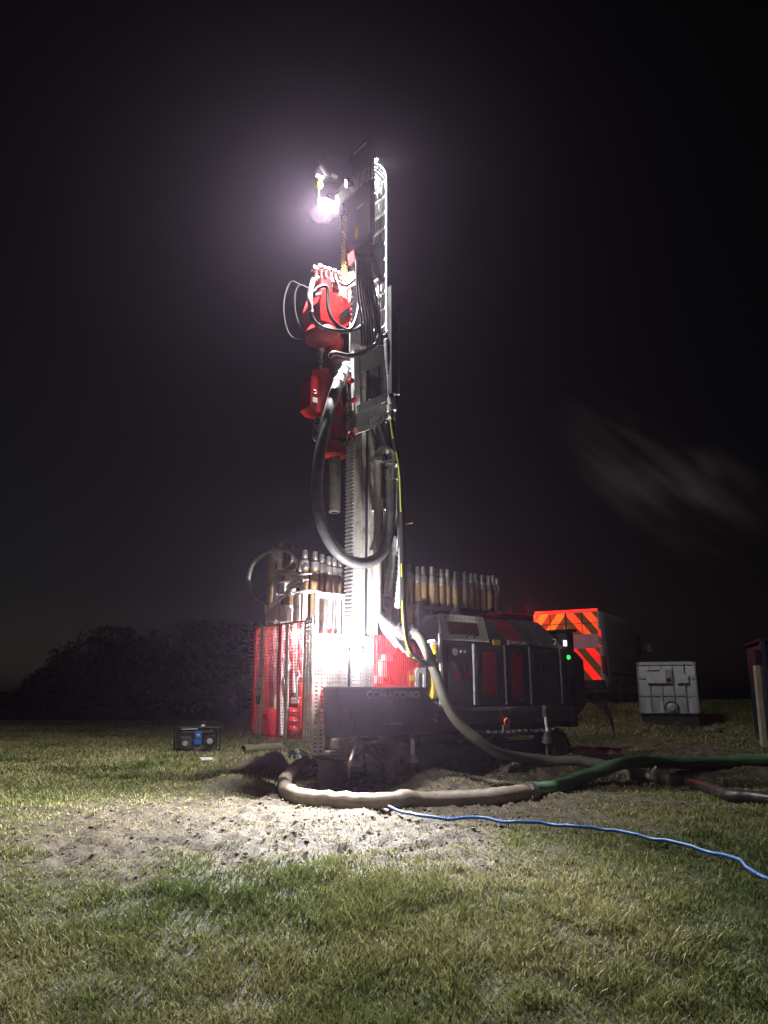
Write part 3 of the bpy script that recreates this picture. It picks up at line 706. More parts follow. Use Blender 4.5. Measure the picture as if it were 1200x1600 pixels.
mb.b2((.0, 1.41, GZ0), (.03, 1.43, GZ1)); mb.build('guard_comb', M['redwire'], rig)['kind'] = 'stuff'
mb = MB(); v = RA(409, 1000, -.02)
mb.b2((-.02, v.y-.03, GZ0), (.0, v.y+.03, GZ1)); mb.b2((-.02, .52, GZ0), (-.004, .58, GZ1-.02))
mb.build('guard_upright', M['pale'], rig)
mb = MB(); mb.tube(smooth([(-.02, .2, 1.30), (-.07, .2, 1.28), (-.07, .2, 1.08), (-.02, .2, 1.06)], 4), .012, 8); mb.build('door_handle', M['white'], rig)
mb = MB(); v = RA(405, 1070, -.03); mb.b2((-.06, v.y-.04, v.z-.12), (-.02, v.y+.03, v.z+.1), .015); lt = mb.build('door_latch', M['zinc'], rig)
MB().b2((-.06, v.y-.04, v.z-.24), (-.02, v.y+.03, v.z-.125), .012).build('latch_body', M['black'], lt)
mb = MB(); v = RA(397, 1145, -.02); mb.bar((v.x, v.y+.05, v.z+.05), (v.x, v.y-.15, v.z-.02), .02); mb.bar((v.x, v.y-.06, v.z), (v.x, v.y-.06, v.z-.15), .018); mb.build('guard_stay', M['galv'], rig)
# inside the guard: clamp jaws, guide tubes, red backing
mb = MB(); mb.b2((.62, .5, .62), (.66, 1.38, 1.93), .01); mb.b2((.3, 1.30, .62), (.62, 1.36, 1.9), .01); back = mb.build('guard_back_sheet', M['red'], rig)
for px, w_, y0, y1, m_ in ((431, .07, 968, 1110, 'pale'), (441, .06, 968, 1150, 'white'), (461, .055, 935, 1082, 'white'), (475, .05, 968, 1060, 'pale'), (423, .04, 985, 1130, 'steel'), (449, .04, 1000, 1120, 'pale'), (470, .03, 990, 1140, 'red')):
    v0 = RA(px, y0, .28); v1 = RA(px, y1, .28); MB().cyl(v0, v1, w_*.55, n=12).build('guide_tube', M[m_], rig)
for py in (1112, 1126, 1140):
    v = RA(458, py, .2); mb = MB(); mb.lathe((v.x, v.y, v.z-.05), (0, 0, 1), [(0, .02), (.01, .05), (.05, .065), (.09, .05), (.10, .02)], 14); mb.build('red_float', M['red'], rig)
v = RA(435, 1120, .35); MB().lathe((v.x, v.y, v.z-.25), (0, 0, 1), [(0, .02), (0, .16), (.3, .16), (.38, .1), (.38, .02)], 18).build('clamp_jaw', M['red'], rig)
v = RA(466, 1095, .3); MB().b2((v.x-.06, v.y-.09, v.z-.04), (v.x+.06, v.y+.09, v.z+.04), .01).build('clamp_bracket', M['pale'], rig)
mb = MB()
for px, y0, y1 in ((452, 985, 1040), (429, 1000, 1035), (446, 1030, 1075), (468, 1000, 1060), (437, 1010, 1060)):
    mb.tube(smooth([RA(px, y0, .22), RA(px+6, (y0*2+y1)/3, .18), RA(px-3, (y0+2*y1)/3, .25), RA(px+2, y1, .25)], 5), .014, 8)
mb.build('guard_hose', M['galv'], rig)
MB().cyl((BA, BB, .95), (BA, BB, 1.6), .078, n=18).build('drill_casing', M['muddysteel'], rig)
mb = MB(); mb.b2((.25, .1, .95), (.7, .5, 1.12), .02); mb.b2((.3, .05, .7), (.62, .55, .9), .02); mb.build('rod_clamp', M['red'], rig)
# red winch drum behind the bars
v = R(622, 1045, .35); mb = MB(); mb.lathe((v.x, .12, v.z), (0, 1, 0), [(0, .02), (0, .30), (.02, .31), (.04, .30), (.05, .2), (.35, .2), (.36, .3), (.38, .02)], 28); mb.build('winch_drum', M['red'], rig)
v = R(652, 1015, .1); MB().lathe((v.x, .05, v.z), (1, 0, 0), [(-.15, .02), (-.15, .1), (.05, .11), (.1, .08), (.1, .02)], 18).build('winch_motor', M['red'], rig)
v = R(643, 1060, .05); MB().b2((v.x-.06, .0, v.z-.14), (v.x+.03, .1, v.z+.1), .01).build('valve_body', M['orange'], rig)
v = R(643, 1059, -.02); MB().b2((v.x-.03, -.025, v.z-.035), (v.x+.035, -.015, v.z+.035)).build('warning_sticker', M['yellow'], rig)
mb = MB(); q = PA([(648, 1074), (648, 1050), (652, 1043), (664, 1043), (664, 1074), (660, 1074), (660, 1054), (657, 1050), (653, 1054), (652, 1074)], .0)
mb.prism(q, 1, -.02, .06); mb.build('arched_bracket', M['pale'], rig)
for px, py, sx, sz in ((598, 1045, .1, .22), (604, 1028, .14, .08), (590, 1062, .12, .1)):
    v = R(px, py, .1); MB().b2((v.x-sx/2, .06, v.z-sz/2), (v.x+sx/2, .14, v.z+sz/2), .01).build('valve_block', M['white'], rig)
# small things between post and tool box
for px, py, sx, sz, m_ in ((520, 1082, .07, .06, 'steel'), (522, 1097, .10, .05, 'white'), (521, 1110, .06, .10, 'galv'), (523, 1122, .10, .04, 'white'), (520, 1128, .05, .05, 'blue'), (523, 1140, .08, .08, 'steel')):
    v = R(px, py, -.05); MB().b2((v.x-sx/2, -.09, v.z-sz/2), (v.x+sx/2, -.02, v.z+sz/2), .008).build('hydraulic_fitting', M[m_], rig)
# --- tool box with lettering
tb = MB(); fb = -.33
q = [R(527, 1079, fb), R(663, 1072, fb), R(681, 1106, fb), R(690, 1112, fb), R(684, 1144, fb), R(530, 1149, fb)]
za = q[0].z; poly = [(q[5].x, .63), (q[4].x, .63), (q[4].x+.03, .9), (q[3].x, .94), (q[1].x+.14, 1.02), (q[1].x, 1.19), (q[0].x, 1.19)]
tb.prism(poly, 1, fb, -.02)
tbo = tb.build('tool_box', M['charcoal'], rig, 'dark tool box on the side of the rig with grey lettering')
mod = tbo.modifiers.new('bevel', 'BEVEL'); mod.width = .018; mod.segments = 2; mod.limit_method = 'ANGLE'
MB().b2((q[0].x+.02, fb-.004, .885), (q[4].x-.06, fb-.001, .893)).build('lid_seam', M['black'], tbo)
c = R(615, 1086, fb); text_on('lettering', 'COMACCHIO', .115, (c.x, fb-.004, c.z+.0), (1, 0, 0), (0, 0, 1), M['letter'], tbo, .002, 1.16)
c = R(617, 1131, fb); text_on('lettering', 'COMACCHIO', .033, (c.x, fb-.004, c.z), (1, 0, 0), (0, 0, 1), M['letter'], tbo, .001, 1.1)
MB().b2((c.x-.165, fb-.004, c.z-.013), (c.x-.14, fb-.001, c.z+.013)).build('emblem', M['letter'], tbo)
v = R(679, 1126, fb); MB().cyl((v.x, fb-.03, v.z), (v.x, fb, v.z), .02, n=12).build('lid_latch', M['zinc'], tbo)
for px, py in ((549, 1117), (554, 1136)):
    v = R(px, py, fb); MB().b2((v.x-.008, fb-.012, v.z-.05), (v.x+.008, fb, v.z+.05), .003).build('hinge', M['charcoal'], tbo)
# track gear seen under the tool box
mb = MB(); mb.torus(R(598, 1160, -.25), (0, 1, 0), .17, .045, 22, 8, 3.3, 6.1); mb.build('hose_bend', M['rubber'], rig)
mb = MB()
for x0, y0, x1, y1 in ((548, 1158, 556, 1150), (556, 1178, 572, 1158), (570, 1190, 578, 1170), (560, 1165, 590, 1152), (547, 1152, 575, 1149)):
    mb.tube([R(x0, y0, -.2), R((x0+x1)/2+2, (y0+y1)/2, -.25), R(x1, y1, -.2)], .012, 6)
mb.build('hydraulic_line', M['steel'], rig)
mb = MB(); v = R(548, 1160, -.05); mb.b2((v.x-.2, -.1, v.z-.07), (v.x+.12, .1, v.z+.05), .02); mb.b2((v.x-.3, -.05, v.z-.14), (v.x+.2, .12, v.z-.09), .01); mb.build('slide_block', M['muddysteel'], rig)
# --- power cabinet
CA0, CA1 = R(690, 1050, 0).x, R(885, 1050, 0).x
CE = R(900, 1050, -.02).x
zb_, zs, zt = .93, Zab(1001, CA0, 0), 2.22
prof = [(.0, zb_), (.0, zs), (.42, zt), (1.05, zt), (1.2, zs), (1.2, zb_)]
mb = MB()
# body with raked front
n = len(prof); vs = []
for j, (bb, z) in enumerate(prof): vs.append((CA0+max(0, (z-zs))*.85, bb, z))
for j, (bb, z) in enumerate(prof): vs.append((CA1-max(0, (z-zs))*.25, bb, z))
mb.add(vs, [tuple(range(n))[::-1], tuple(range(n, 2*n))]+[(i, (i+1) % n, n+(i+1) % n, n+i) for i in range(n)])
cab = mb.build('power_cabinet', M['charcoal'], rig, 'charcoal engine cabinet with pale sloping roof panel')
mod = cab.modifiers.new('bevel', 'BEVEL'); mod.width = .02; mod.segments = 2; mod.limit_method = 'ANGLE'
sn = Vector((0, -(zt-zs), .42)).normalized()       # roof slope normal
def slope(a, t): return Vector((a, .42*t, zs+(zt-zs)*t))
def slab(name, pts, th, m, parent, nrm):
    mb = MB(); k = len(pts); nrm = Vector(nrm)
    v = [p+nrm*.003 for p in pts]+[p+nrm*th for p in pts]
    mb.add(v, [tuple(range(k))[::-1], tuple(range(k, 2*k))]+[(i, (i+1) % k, k+(i+1) % k, k+i) for i in range(k)]); return mb.build(name, m, parent)
A1 = CA0+1.02
slab('roof_panel', [slope(CA0+.01, .03), slope(A1-.1, .03), slope(A1+.19, .97), slope(CA0+.31, .97)], .02, M['cream'], cab, sn)
slab('red_panel', [slope(CA0+.22, .22), slope(A1-.22, .22), slope(A1-.07, .68), slope(CA0+.36, .68)], .026, M['redwin'], cab, sn)
for i in range(10): slab('vent_slot', [slope(CA0+.36+i*.075, .78), slope(CA0+.405+i*.075, .78), slope(CA0+.43+i*.075, .88), slope(CA0+.385+i*.075, .88)], .023, M['galv'], cab, sn)
mb = MB(); v = slope(CA0+.5, .1)+sn*.03; mb.tube(smooth([v, v+sn*.05, v+sn*.05+Vector((.14, 0, 0)), v+Vector((.14, 0, 0))], 3), .012, 6); mb.build('roof_handle', M['black'], cab)
slab('red_roof_window', [slope(A1+.30, .1), slope(A1+.72, .1), slope(A1+.72, .88), slope(A1+.36, .88)], .006, M['redwin'], cab, sn)
slab('roof_rib', [slope(A1+.74, .02), slope(A1+.80, .02), slope(A1+.80, .97), slope(A1+.74, .97)], .03, M['charcoal'], cab, sn)
slab('roof_rib', [slope(A1+1.0, .02), slope(A1+1.04, .02), slope(A1+1.14, .97), slope(A1+1.1, .97)], .03, M['charcoal'], cab, sn)
def dpx(px): return R(px, 1060, 0).x
for l, r_ in ((698, 735), (748, 783), (794, 820), (833, 871)):
    d = MB(); d.b2((dpx(l), -.022, zb_+.06), (dpx(r_), -.003, zs-.06), .008); d.build('door', M['charcoal'], cab)
for px in (738.5, 742, 788, 827, 875):
    MB().b2((dpx(px)-.012, -.045, zb_+.03), (dpx(px)+.012, -.003, zs-.02), .004).build('door_post', M['galv' if px < 740 else 'charcoal'], cab)
for l, r_ in ((753, 774), (797, 815)):
    MB().b2((dpx(l), -.034, zb_+.16), (dpx(r_), -.024, zs-.12), .004).build('red_window', M['redwin'], cab)
for px, rr_ in ((709, .05), (718, .02), (724, .02)):
    v = R(px, 1018.5, 0); MB().lathe((v.x, -.022, v.z), (0, -1, 0), [(0, rr_), (.012, rr_), (.016, rr_*.8), (.016, 0)], 16).build('filler_cap', M['galv'], cab)
def vq(l): return [Vector((v.x, -.024, v.z)) for v in [R(x, y, -.024) for x, y in l]]
for l in ([(712, 1038), (722, 1064), (718, 1064), (712, 1062)], [(734, 1038), (726, 1064), (731, 1063), (735, 1059)]):
    slab('red_emblem', vq(l)[::1], .006, M['redwin'], cab, (0, -1, 0))
slab('v_emblem', vq([(714, 1038), (719, 1038), (724, 1054), (729, 1038), (733, 1038), (725, 1065)]), .008, M['black'], cab, (0, -1, 0))
slab('v_emblem', vq([(836, 1038), (840, 1038), (844, 1051), (847, 1038), (850, 1038), (845, 1062)]), .008, M['black'], cab, (0, -1, 0))
v = R(775.5, 1003, 0); MB().b2((v.x-.075, -.012, v.z-.045), (v.x+.075, -.003, v.z+.03)).build('yellow_sticker', M['yellow'], cab)
v = R(807, 1003.5, 0); text_on('lettering', 'COMACCHIO', .062, (v.x, -.008, v.z-.01), (1, 0, 0), (0, 0, 1), M['letterwhite'], cab, .001, 1.1)
v = R(794, 1003, 0); MB().b2((v.x-.028, -.012, v.z-.04), (v.x+.024, -.004, v.z+.026), .008).build('emblem', M['letterwhite'], cab)
v = R(864, 1003, 0); mb = MB(); mb.tube(smooth([(v.x, -.005, v.z+.04), (v.x, -.05, v.z+.03), (v.x, -.05, v.z-.03), (v.x, -.005, v.z-.04)], 3), .008, 6); mb.build('door_pull', M['galv'], cab)
# rear control cabinet
mb = MB(); mb.b2((CA1+.02, -.02, .62), (CE, .7, Zab(988, CE, 0)), .02); ctl = mb.build('control_cabinet', M['black'], rig)
mb = MB(); zz = Zab(988, CE, 0); mb.b2((CA1+.01, -.06, zz+.002), (CE+.03, .74, zz+.045), .01); mb.build('cabinet_hood', M['black'], ctl)
x1 = R(921, 1050, .1).x; zz = Zab(1018, x1, .1); mb = MB(); mb.b2((CE+.005, .1, .8), (x1, .9, zz), .14); mb.build('radiator_housing', M['black'], rig)
mb = MB(); v = R(889, 1025, -.03); mb.b2((v.x-.06, -.035, 1.35), (v.x+.09, -.024, 1.88)); mb.build('control_panel', M['charcoal'], ctl)
v = R(883.5, 1005, -.05); MB().b2((v.x-.04, -.05, v.z-.045), (v.x+.04, -.036, v.z+.045), .004).build('lit_screen', M['screen'], ctl)
v = R(889, 1027, -.05); MB().lathe((v.x, -.037, v.z), (0, -1, 0), [(0, .035), (.02, .03), (.03, .0)], 12).build('green_lamp', M['green'], ctl)
mb = MB(); mb.b2((CA1-.9, .5, zt+.005), (CA1-.1, .9, zt+.13), .03); mb.cyl((CA1-.15, .6, zt+.1), (CA1-.15, .6, zt+.3), .02, n=8); mb.cyl((CA1-.55, .6, zt+.1), (CA1-.55, .6, zt+.26), .03, n=8); mb.build('exhaust_box', M['redwin'], cab)
mb = MB()
for k in range(4):
    p = R(906+k, 1082+k*6, .3); mb.tube(smooth([p, p+Vector((.25, 0, .03)), p+Vector((.5, -.1, -.15)), p+Vector((.62, -.15, -.5))], 5), .014, 6)
mb.build('rear_cables', M['rubber'], rig)
# indicator lamp column on the front of the cabinet
v = R(679, 1017, -.06)
mb = MB(); mb.b2((v.x-.05, -.06, v.z-.16), (v.x+.07, .02, v.z+.13), .02); ind = mb.build('indicator_box', M['white'], rig)
for py, m_ in ((1011, 'amber'), (1019, 'yellight'), (1026, 'offlens')):
    w = R(680, py, -.065); MB().lathe((w.x-.03, -.062, w.z), (0, -1, 0), [(0, .032), (.02, .03), (.035, .0)], 14).build('indicator_lamp', M[m_], ind)
mb = MB(); w = R(689, 1050, -.02); mb.b2((w.x-.03, -.04, .9), (w.x+.02, .0, 1.9), .005); mb.build('cabinet_post', M['pale'], rig)
w = R(679, 1068, 0); mb = MB(); mb.b2((w.x-.06, -.02, w.z-.2), (w.x+.05, .1, w.z+.16), .02); mb.build('filter_body', M['yellow'], rig)
w = R(676, 1102, -.05); MB().b2((w.x-.08, -.1, w.z-.05), (w.x+.06, .0, w.z+.05), .01).build('step_plate', M['galv'], rig)

# --- rod handler above the guard (left)
def RB(px, py, a=.25): return RA(px, py, a)
hd = empty('rod_handler'); hd.parent = rig
def hbox(px0, py0, px1, py1, a0, a1, m, nm='handler_plate', bev=.006):
    p = RB(px0, py1, a0); q = RB(px1, py0, a0); MB().b2((a0, min(p.y, q.y), p.z), (a1, max(p.y, q.y), q.z), bev).build(nm, M[m], hd)
hbox(425, 889, 432.5, 972, .2, .3, 'pale', 'handler_post'); hbox(435, 892, 449, 899, .16, .34, 'galv', 'clamp_beam')
hbox(434, 904, 463, 909, .14, .34, 'pale', 'clamp_beam'); hbox(434, 910, 445, 930, .18, .36, 'pale'); hbox(448, 896, 478, 901, .1, .2, 'galv', 'clamp_beam')
hbox(456, 921, 480, 927, .1, .3, 'pale', 'cross_head'); hbox(457, 928, 464.5, 974, .14, .2, 'white', 'handler_post'); hbox(471, 928, 474, 974, .14, .2, 'pale', 'handler_post')
hbox(436, 945, 446, 972, .12, .26, 'white', 'handler_ram'); hbox(446, 950, 449, 972, .12, .2, 'white', 'handler_ram'); hbox(418, 944, 426, 972, .2, .3, 'pale')
mb = MB()
for l in ([(447, 925), (460, 912), (470, 905)], [(448, 918), (462, 905), (474, 908)], [(420, 950), (440, 935), (455, 922)], [(445, 930), (452, 920), (472, 914)]):
    mb.tube(smooth([RB(x, y, .12) for x, y in l], 4), .02, 8)
mb.build('handler_link', M['galv'], hd)
for l in ([(466, 893), (471, 880), (464, 868), (452, 862)], [(455, 893), (463, 885), (462, 872), (450, 862)], [(448, 884), (458, 880), (461, 868)]):
    MB().tube(smooth([RB(x, y, .12) for x, y in l], 6), .015, 8).build('handler_hose', M['hoselight'], hd)
P_ = smooth([RB(x, y, .1) for x, y in ((469, 893), (470, 878), (458, 863), (438, 859), (415, 864), (397, 879), (389, 900), (390, 914), (400, 930), (412, 940), (424, 946))], 7)
MB().tube(resample(P_, .022), .034, 10, rf=lambda i: 1 if i % 2 else .78).build('corrugated_hose', M['galv'], hd, 'corrugated hose arching above the red guard')
MB().tube(smooth([RB(x, y, .1) for x, y in ((413, 940), (415, 948), (414, 957))], 4), .016, 8).build('handler_hose', M['hoselight'], hd)
hbox(442, 878, 466, 889, .14, .3, 'charcoal', 'clamp_head')
# lit frame in front of the rods, between handler and mast
f0 = R(494, 924, .5); f1 = R(543, 926, .5)
mb = MB(); zf0 = 1.75
for x0, x1 in ((f0.x, f0.x+.05), (f1.x-.04, f1.x)): mb.b2((x0, .5, zf0), (x1, .56, f0.z), .004)
mb.b2((f0.x+.05, .5, f0.z-.07), (f1.x-.04, .56, f0.z), .004)
mb.build('rod_window_frame', M['white'], rig)
for px in (510, 517, 524, 531):
    v = R(px, 930, .6); MB().cyl((v.x, .62, 1.5), (v.x, .62, v.z), .03, n=10).build('guide_tube', M['white' if px % 2 else 'steel'], rig)

# --- floodlights with their lamps
def floodlight(p, aim, size, energy, lensm, rad, cone=150, blend=.6, col=(1, .97, .95), beam=None):
    p = Vector(p); aim = Vector(aim).normalized(); rot = aim.to_track_quat('X', 'Z').to_matrix()
    mb = MB(); mb.box(p-aim*.045, (.07, size*1.25, size), rot, .012)
    for k in range(5): mb.box(p-aim*.095+rot @ Vector((0, (k-2)*size*.22, 0)), (.03, .008, size*.85), rot)
    o = mb.build('floodlight', M['black'], rig, 'lit work floodlight or added fill lamp')
    MB().box(p-aim*.004, (.012, size*1.12, size*.86), rot, .003).build('lamp_lens', lensm, o)
    ld = bpy.data.lights.new('floodlight_lamp', 'SPOT'); ld.energy = energy; ld.shadow_soft_size = rad; ld.color = col
    ld.spot_size = math.radians(cone); ld.spot_blend = blend
    lo = bpy.data.objects.new('floodlight_lamp', ld); COL.objects.link(lo); lo.parent = o; lo.location = p+aim*.03
    lo.rotation_euler = Vector(beam or aim).to_track_quat('-Z', 'Y').to_euler()
    return o
# all-round work light on a short stem above the tool box
WL = R(546, 1003, -.31)
mb = MB(); mb.cyl((WL.x, WL.y, 1.185), (WL.x, WL.y, WL.z-.07), .016, n=10); mb.cyl((WL.x, WL.y, WL.z-.075), (WL.x, WL.y, WL.z-.05), .05, n=16)
wl = mb.build('work_light', M['black'], rig, 'blazing white work light above the tool box')
MB().lathe((WL.x, WL.y, WL.z-.05), (0, 0, 1), [(0, .02), (0, .045), (.06, .045), (.085, .036), (.1, .02), (.105, 0)], 20).build('lamp_lens', M['lens'], wl)
# flood head below the all-round light, facing the field in front
floodlight((WL.x, WL.y-.12, WL.z-.10), (-.92, -.36, -.12), .10, P_FLOOD, M['lens2'], .05, 150, .5)
# crown floodlights over the borehole, side floodlight towards the tank, hole light inside the guard, added fill beam up the mast
floodlight(R(513, 318, -.02), (-.45, .22, -1), .13, P_TOP, M['lens2'], .04, 156, 1.0)
floodlight(R(540, 287, .0), (-1, .62, -.35), .08, P_CROWN, M['lens2'], .03, 140, .4)
floodlight((.86, -.05, ZT-.12), (.6, -.2, -1), .08, P_SIDE, M['lens2'], .03, 165, 1.0)
floodlight((.06, .10, 1.90), (.45, .65, -1), .07, P_HOLE, M['lens2'], .03, 140, .4)
floodlight((CA0-.10, .09, 1.80), (-.20, -.07, 1), .07, P_MAST_FILL, M['lens2'], .03, 46, .6)  # unseen lamp added to brighten the mast and hose guide

# ------------------------------------------------------------------ drill rods in the rack
def rod_mesh():
    me_ = {}
    b_ = MB(); b_.lathe((0, 0, 0), (0, 0, 1), [(.70, .01), (.70, .048), (.73, .054), (2.71, .054)], 14); me_['tube'] = b_
    j = MB(); j.lathe((0, 0, 2.62), (0, 0, 1), [(.09, .054), (.11, .061), (.20, .061), (.215, .05), (.215, .02)], 14); me_['tool_joint'] = j
    p_ = MB(); p_.lathe((0, 0, 2.835), (0, 0, 1), [(0, .044), (.02, .040), (.03, .044), (.045, .039), (.06, .043), (.075, .038), (.13, .034), (.135, .01)], 12); me_['threaded_pin'] = p_
    return me_
rods_src = rod_mesh(); rod_me = {}
for k, b_ in rods_src.items():
    mm = bpy.data.meshes.new(k); mm.from_pydata(b_.v, [], b_.f); mm.polygons.foreach_set('use_smooth', b_.sm); mm.materials.append(M['rust' if k == 'tube' else 'joint']); rod_me[k] = mm
ORD = ['first', 'second', 'third', 'fourth', 'fifth', 'sixth', 'seventh', 'eighth', 'ninth', 'tenth', 'eleventh', 'twelfth', 'thirteenth', 'fourteenth', 'fifteenth', 'sixteenth', 'seventeenth', 'eighteenth', 'nineteenth', 'twentieth']
def rod(px, b, top, label, group):
    p = R(px, 900, b); w = wld((p.x, b, 0)); t = empty('drill_rod', (w.x, w.y, top-2.97+rnd.uniform(-.012, .012)), rnd.random()*6); t.rotation_euler.x = rnd.gauss(0, .004); t.rotation_euler.y = rnd.gauss(0, .004)
    tag(t, label, 'drill rod', group)
    for k, mm in rod_me.items(): link(k, mm, None, t)
for i, px in enumerate((476, 490.5, 502.5, 514, 521.5, 533)):
    rod(px, .94, 3.0-.01*i-(.0 if i < 3 else .02), 'ochre drill rod in the lit cluster left of the mast, %s from the left' % ORD[i], 'drill rods left of the mast')
for i, px in enumerate((423, 437, 447, 458)):
    rod(px, 1.6, 3.17-(.03 if i == 0 else -.03)*(1), 'dim drill rod behind the arched corrugated hose, %s from the left' % ORD[i], 'dim drill rods behind the rod handler')
xs = [607, 618.5, 630, 641, 651.5, 661, 672, 680.5, 690.5, 699.5, 709, 717.5, 726.5, 735, 743.5, 753, 762, 770, 775.5]
for i, px in enumerate(xs):
    rod(px, .94 if i < 18 else 1.08, 2.985+.012*math.sin(i*2.3), 'brown drill rod in the rack above the engine cabinet, %s from the left' % ORD[i], 'drill rods above the engine cabinet')
rack = empty('rod_rack', RIGO, RIGA); tag(rack, 'dark steel rack holding the row of upright drill rods behind the rig', 'rod rack')
a0 = R(476, 930, .85).x; a1 = R(778, 930, .85).x
for z in (.74, 1.45, 2.35):
    mb = MB(); aa = a0 if z < 2 else R(640, 930, .85).x
    mb.b2((aa, .80, z-.04), (a1, .86, z+.04), .006); mb.build('front_rail', M['charcoal'], rack); MB().b2((aa, 1.02, z-.04), (a1, 1.07, z+.04), .006).build('rear_rail', M['charcoal'], rack)
MB().b2((a0, .82, .62), (a1, 1.2, .68), .01).build('base_plate', M['charcoal'], rack)
for px in (654, 712, 767):
    v = R(px, 950, .79); MB().b2((v.x-.04, .74, .0), (v.x+.04, .797, 2.42), .006).build('upright', M['charcoal' if px != 712 else 'pale'], rack)
v0 = R(700, 975, .7); v1 = R(708, 952, .7); MB().bar(v0, v1, .035).build('brace', M['pale'], rack)
for k, (x0, x1) in enumerate(((656, 672), (674, 690), (692, 709))):
    MB().b2((R(x0, 960, .76).x, .755, 1.5), (R(x1, 960, .76).x, .775, 2.29), .004).build('backing_sheet', M['charcoal'], rack)

# ------------------------------------------------------------------ hoses on the ground
def settle(P_, r):
    for i, v in enumerate(P_):
        g_ = hz(v.x, v.y)+r*.75
        if v.z < g_: P_[i] = Vector((v.x, v.y, g_))
    return P_
def ghose(name, pxs, r, m, parent=None, n=12, lift=None):
    pts = []
    for i, p in enumerate(pxs):
        q = G(p[0], p[1], r*.9+(p[2] if len(p) > 2 else 0)); pts.append(q)
    return MB().tube(settle(smooth(pts, 7), r), r, n, rf=lambda i: 1+.035*math.sin(i*1.9)+.025*math.sin(i*.7+r*99)).build(name, m, parent), pts
mh = empty('suction_hose', G(640, 1250)); tag(mh, 'thick green and mud-caked hose lying across the grass from the borehole', 'hose')
def rel(o, parent):
    o.parent = parent; o.matrix_parent_inverse = Matrix.Translation(-parent.location)
o, pp = ghose('hose_end', [(478, 1190), (466, 1196), (456, 1206)], .085, M['mud']); rel(o, mh)
o, pp2 = ghose('muddy_section', [(456, 1206), (446, 1218), (446, 1232), (458, 1241), (490, 1248), (550, 1253), (610, 1252), (670, 1250), (740, 1247), (785, 1243), (824, 1237)], .085, M['palehose']); rel(o, mh)
o, pg = ghose('green_section', [(812, 1239), (826, 1237), (870, 1228), (920, 1211, .05), (955, 1198, .12), (985, 1191, .15), (1030, 1191, .10), (1080, 1192, .05), (1140, 1190), (1200, 1187), (1260, 1184), (1420, 1180)], .078, M['greenhose']); rel(o, mh)
mb = MB(); d = (pg[2]-pg[1]).normalized(); c = pg[1]; mb.cyl(c-d*.07, c-d*.03, .105, n=16); mb.cyl(c+d*.03, c+d*.07, .105, n=16); mb.cyl(c-d*.1, c+d*.1, .09, n=16)
for k in (-1, 1): mb.bar(c+Vector((0, -.09, .08*k)), c+Vector((.02, -.15, .03*k)), .03)
rel(mb.build('coupling', M['steel'], None), mh)
v = G(977, 1212); w = pg[5]; mb = MB(); mb.cyl((w.x-.02, w.y, v.z-.05), (w.x-.02, w.y, w.z-.05), .035, n=10); rel(mb.build('prop', M['muddysteel'], None), mh)
# discharge hose from the standpipe
dh = empty('discharge_hose', G(800, 1183)); tag(dh, 'beige hose running from the standpipe over the engine side down to the ground', 'hose')
pts = [wld(R(*p)) for p in ((645, 986, -.24), (658, 1000, -.34), (672, 1030, -.38), (685, 1065, -.40), (697, 1098, -.42), (715, 1128, -.46), (745, 1155, -.55))]
for p in ((775, 1175, 10.0), (805, 1182, 10.2), (850, 1187, 10.4), (905, 1193, 10.45), (950, 1200, 10.4), (985, 1207, 10.2), (1018, 1215, 10.0)): pts.append(at(*p))
rel(MB().tube(settle(smooth(pts, 7), .066), .066, 12).build('beige_section', M['olivehose'], None), dh)
e = pts[-1]; f_ = at(1050, 1219, 9.95); mb = MB(); mb.cyl(e-(f_-e)*.1, f_, .075, n=14); mb.cyl(e, e+(f_-e)*.2, .10, n=14); mb.cyl(e+(f_-e)*.7, e+(f_-e)*.9, .10, n=14)
mb.bar(e+Vector((0, 0, .05)), e+Vector((.05, -.05, .14)), .025); rel(mb.build('coupling', M['steel'], None), dh)
o, _ = ghose('black_section', [(1052, 1220), (1080, 1224), (1110, 1233), (1140, 1243), (1175, 1246), (1230, 1252), (1400, 1262)], .07, M['rubber']); rel(o, dh)
# water hose
wh = empty('water_hose', G(700, 1281)); tag(wh, 'thin bright blue water hose snaking over the grass in front of the rig', 'hose')
pts = [wld(R(*p)) for p in ((562, 1150, -.30), (553, 1172, -.42), (546, 1195, -.6))]+[G(*p, .02) for p in ((545, 1215), (556, 1236), (578, 1256), (608, 1268))]
rel(MB().tube(smooth(pts, 7), .017, 8).build('muddy_length', M['pinkhose'], None), wh)
pts = [pts[-1]]+[G(*p, .026) for p in ((650, 1277), (700, 1282), (750, 1285), (800, 1288), (850, 1291), (900, 1296), (945, 1302), (990, 1310), (1040, 1321), (1095, 1334), (1152, 1351), (1200, 1370), (1260, 1395))]
P_ = smooth(pts, 7)
for i, v in enumerate(P_): P_[i] = Vector((v.x, v.y, float(np.mean(height(v.x+np.linspace(-.6, .6, 31), np.full(31, v.y))))+.062))
zs_ = np.array([v.z for v in P_]); zp = np.pad(zs_, 8, mode='edge'); zs_ = np.convolve(zp, np.ones(17)/17, 'valid')
for i, v in enumerate(P_): v.z = float(zs_[i])-(.034 if i > len(P_)-14 else 0)-.012*max(0, math.sin(i*.55))
rel(MB().tube(P_, .0145, 8).build('blue_length', M['bluehose'], None), wh)

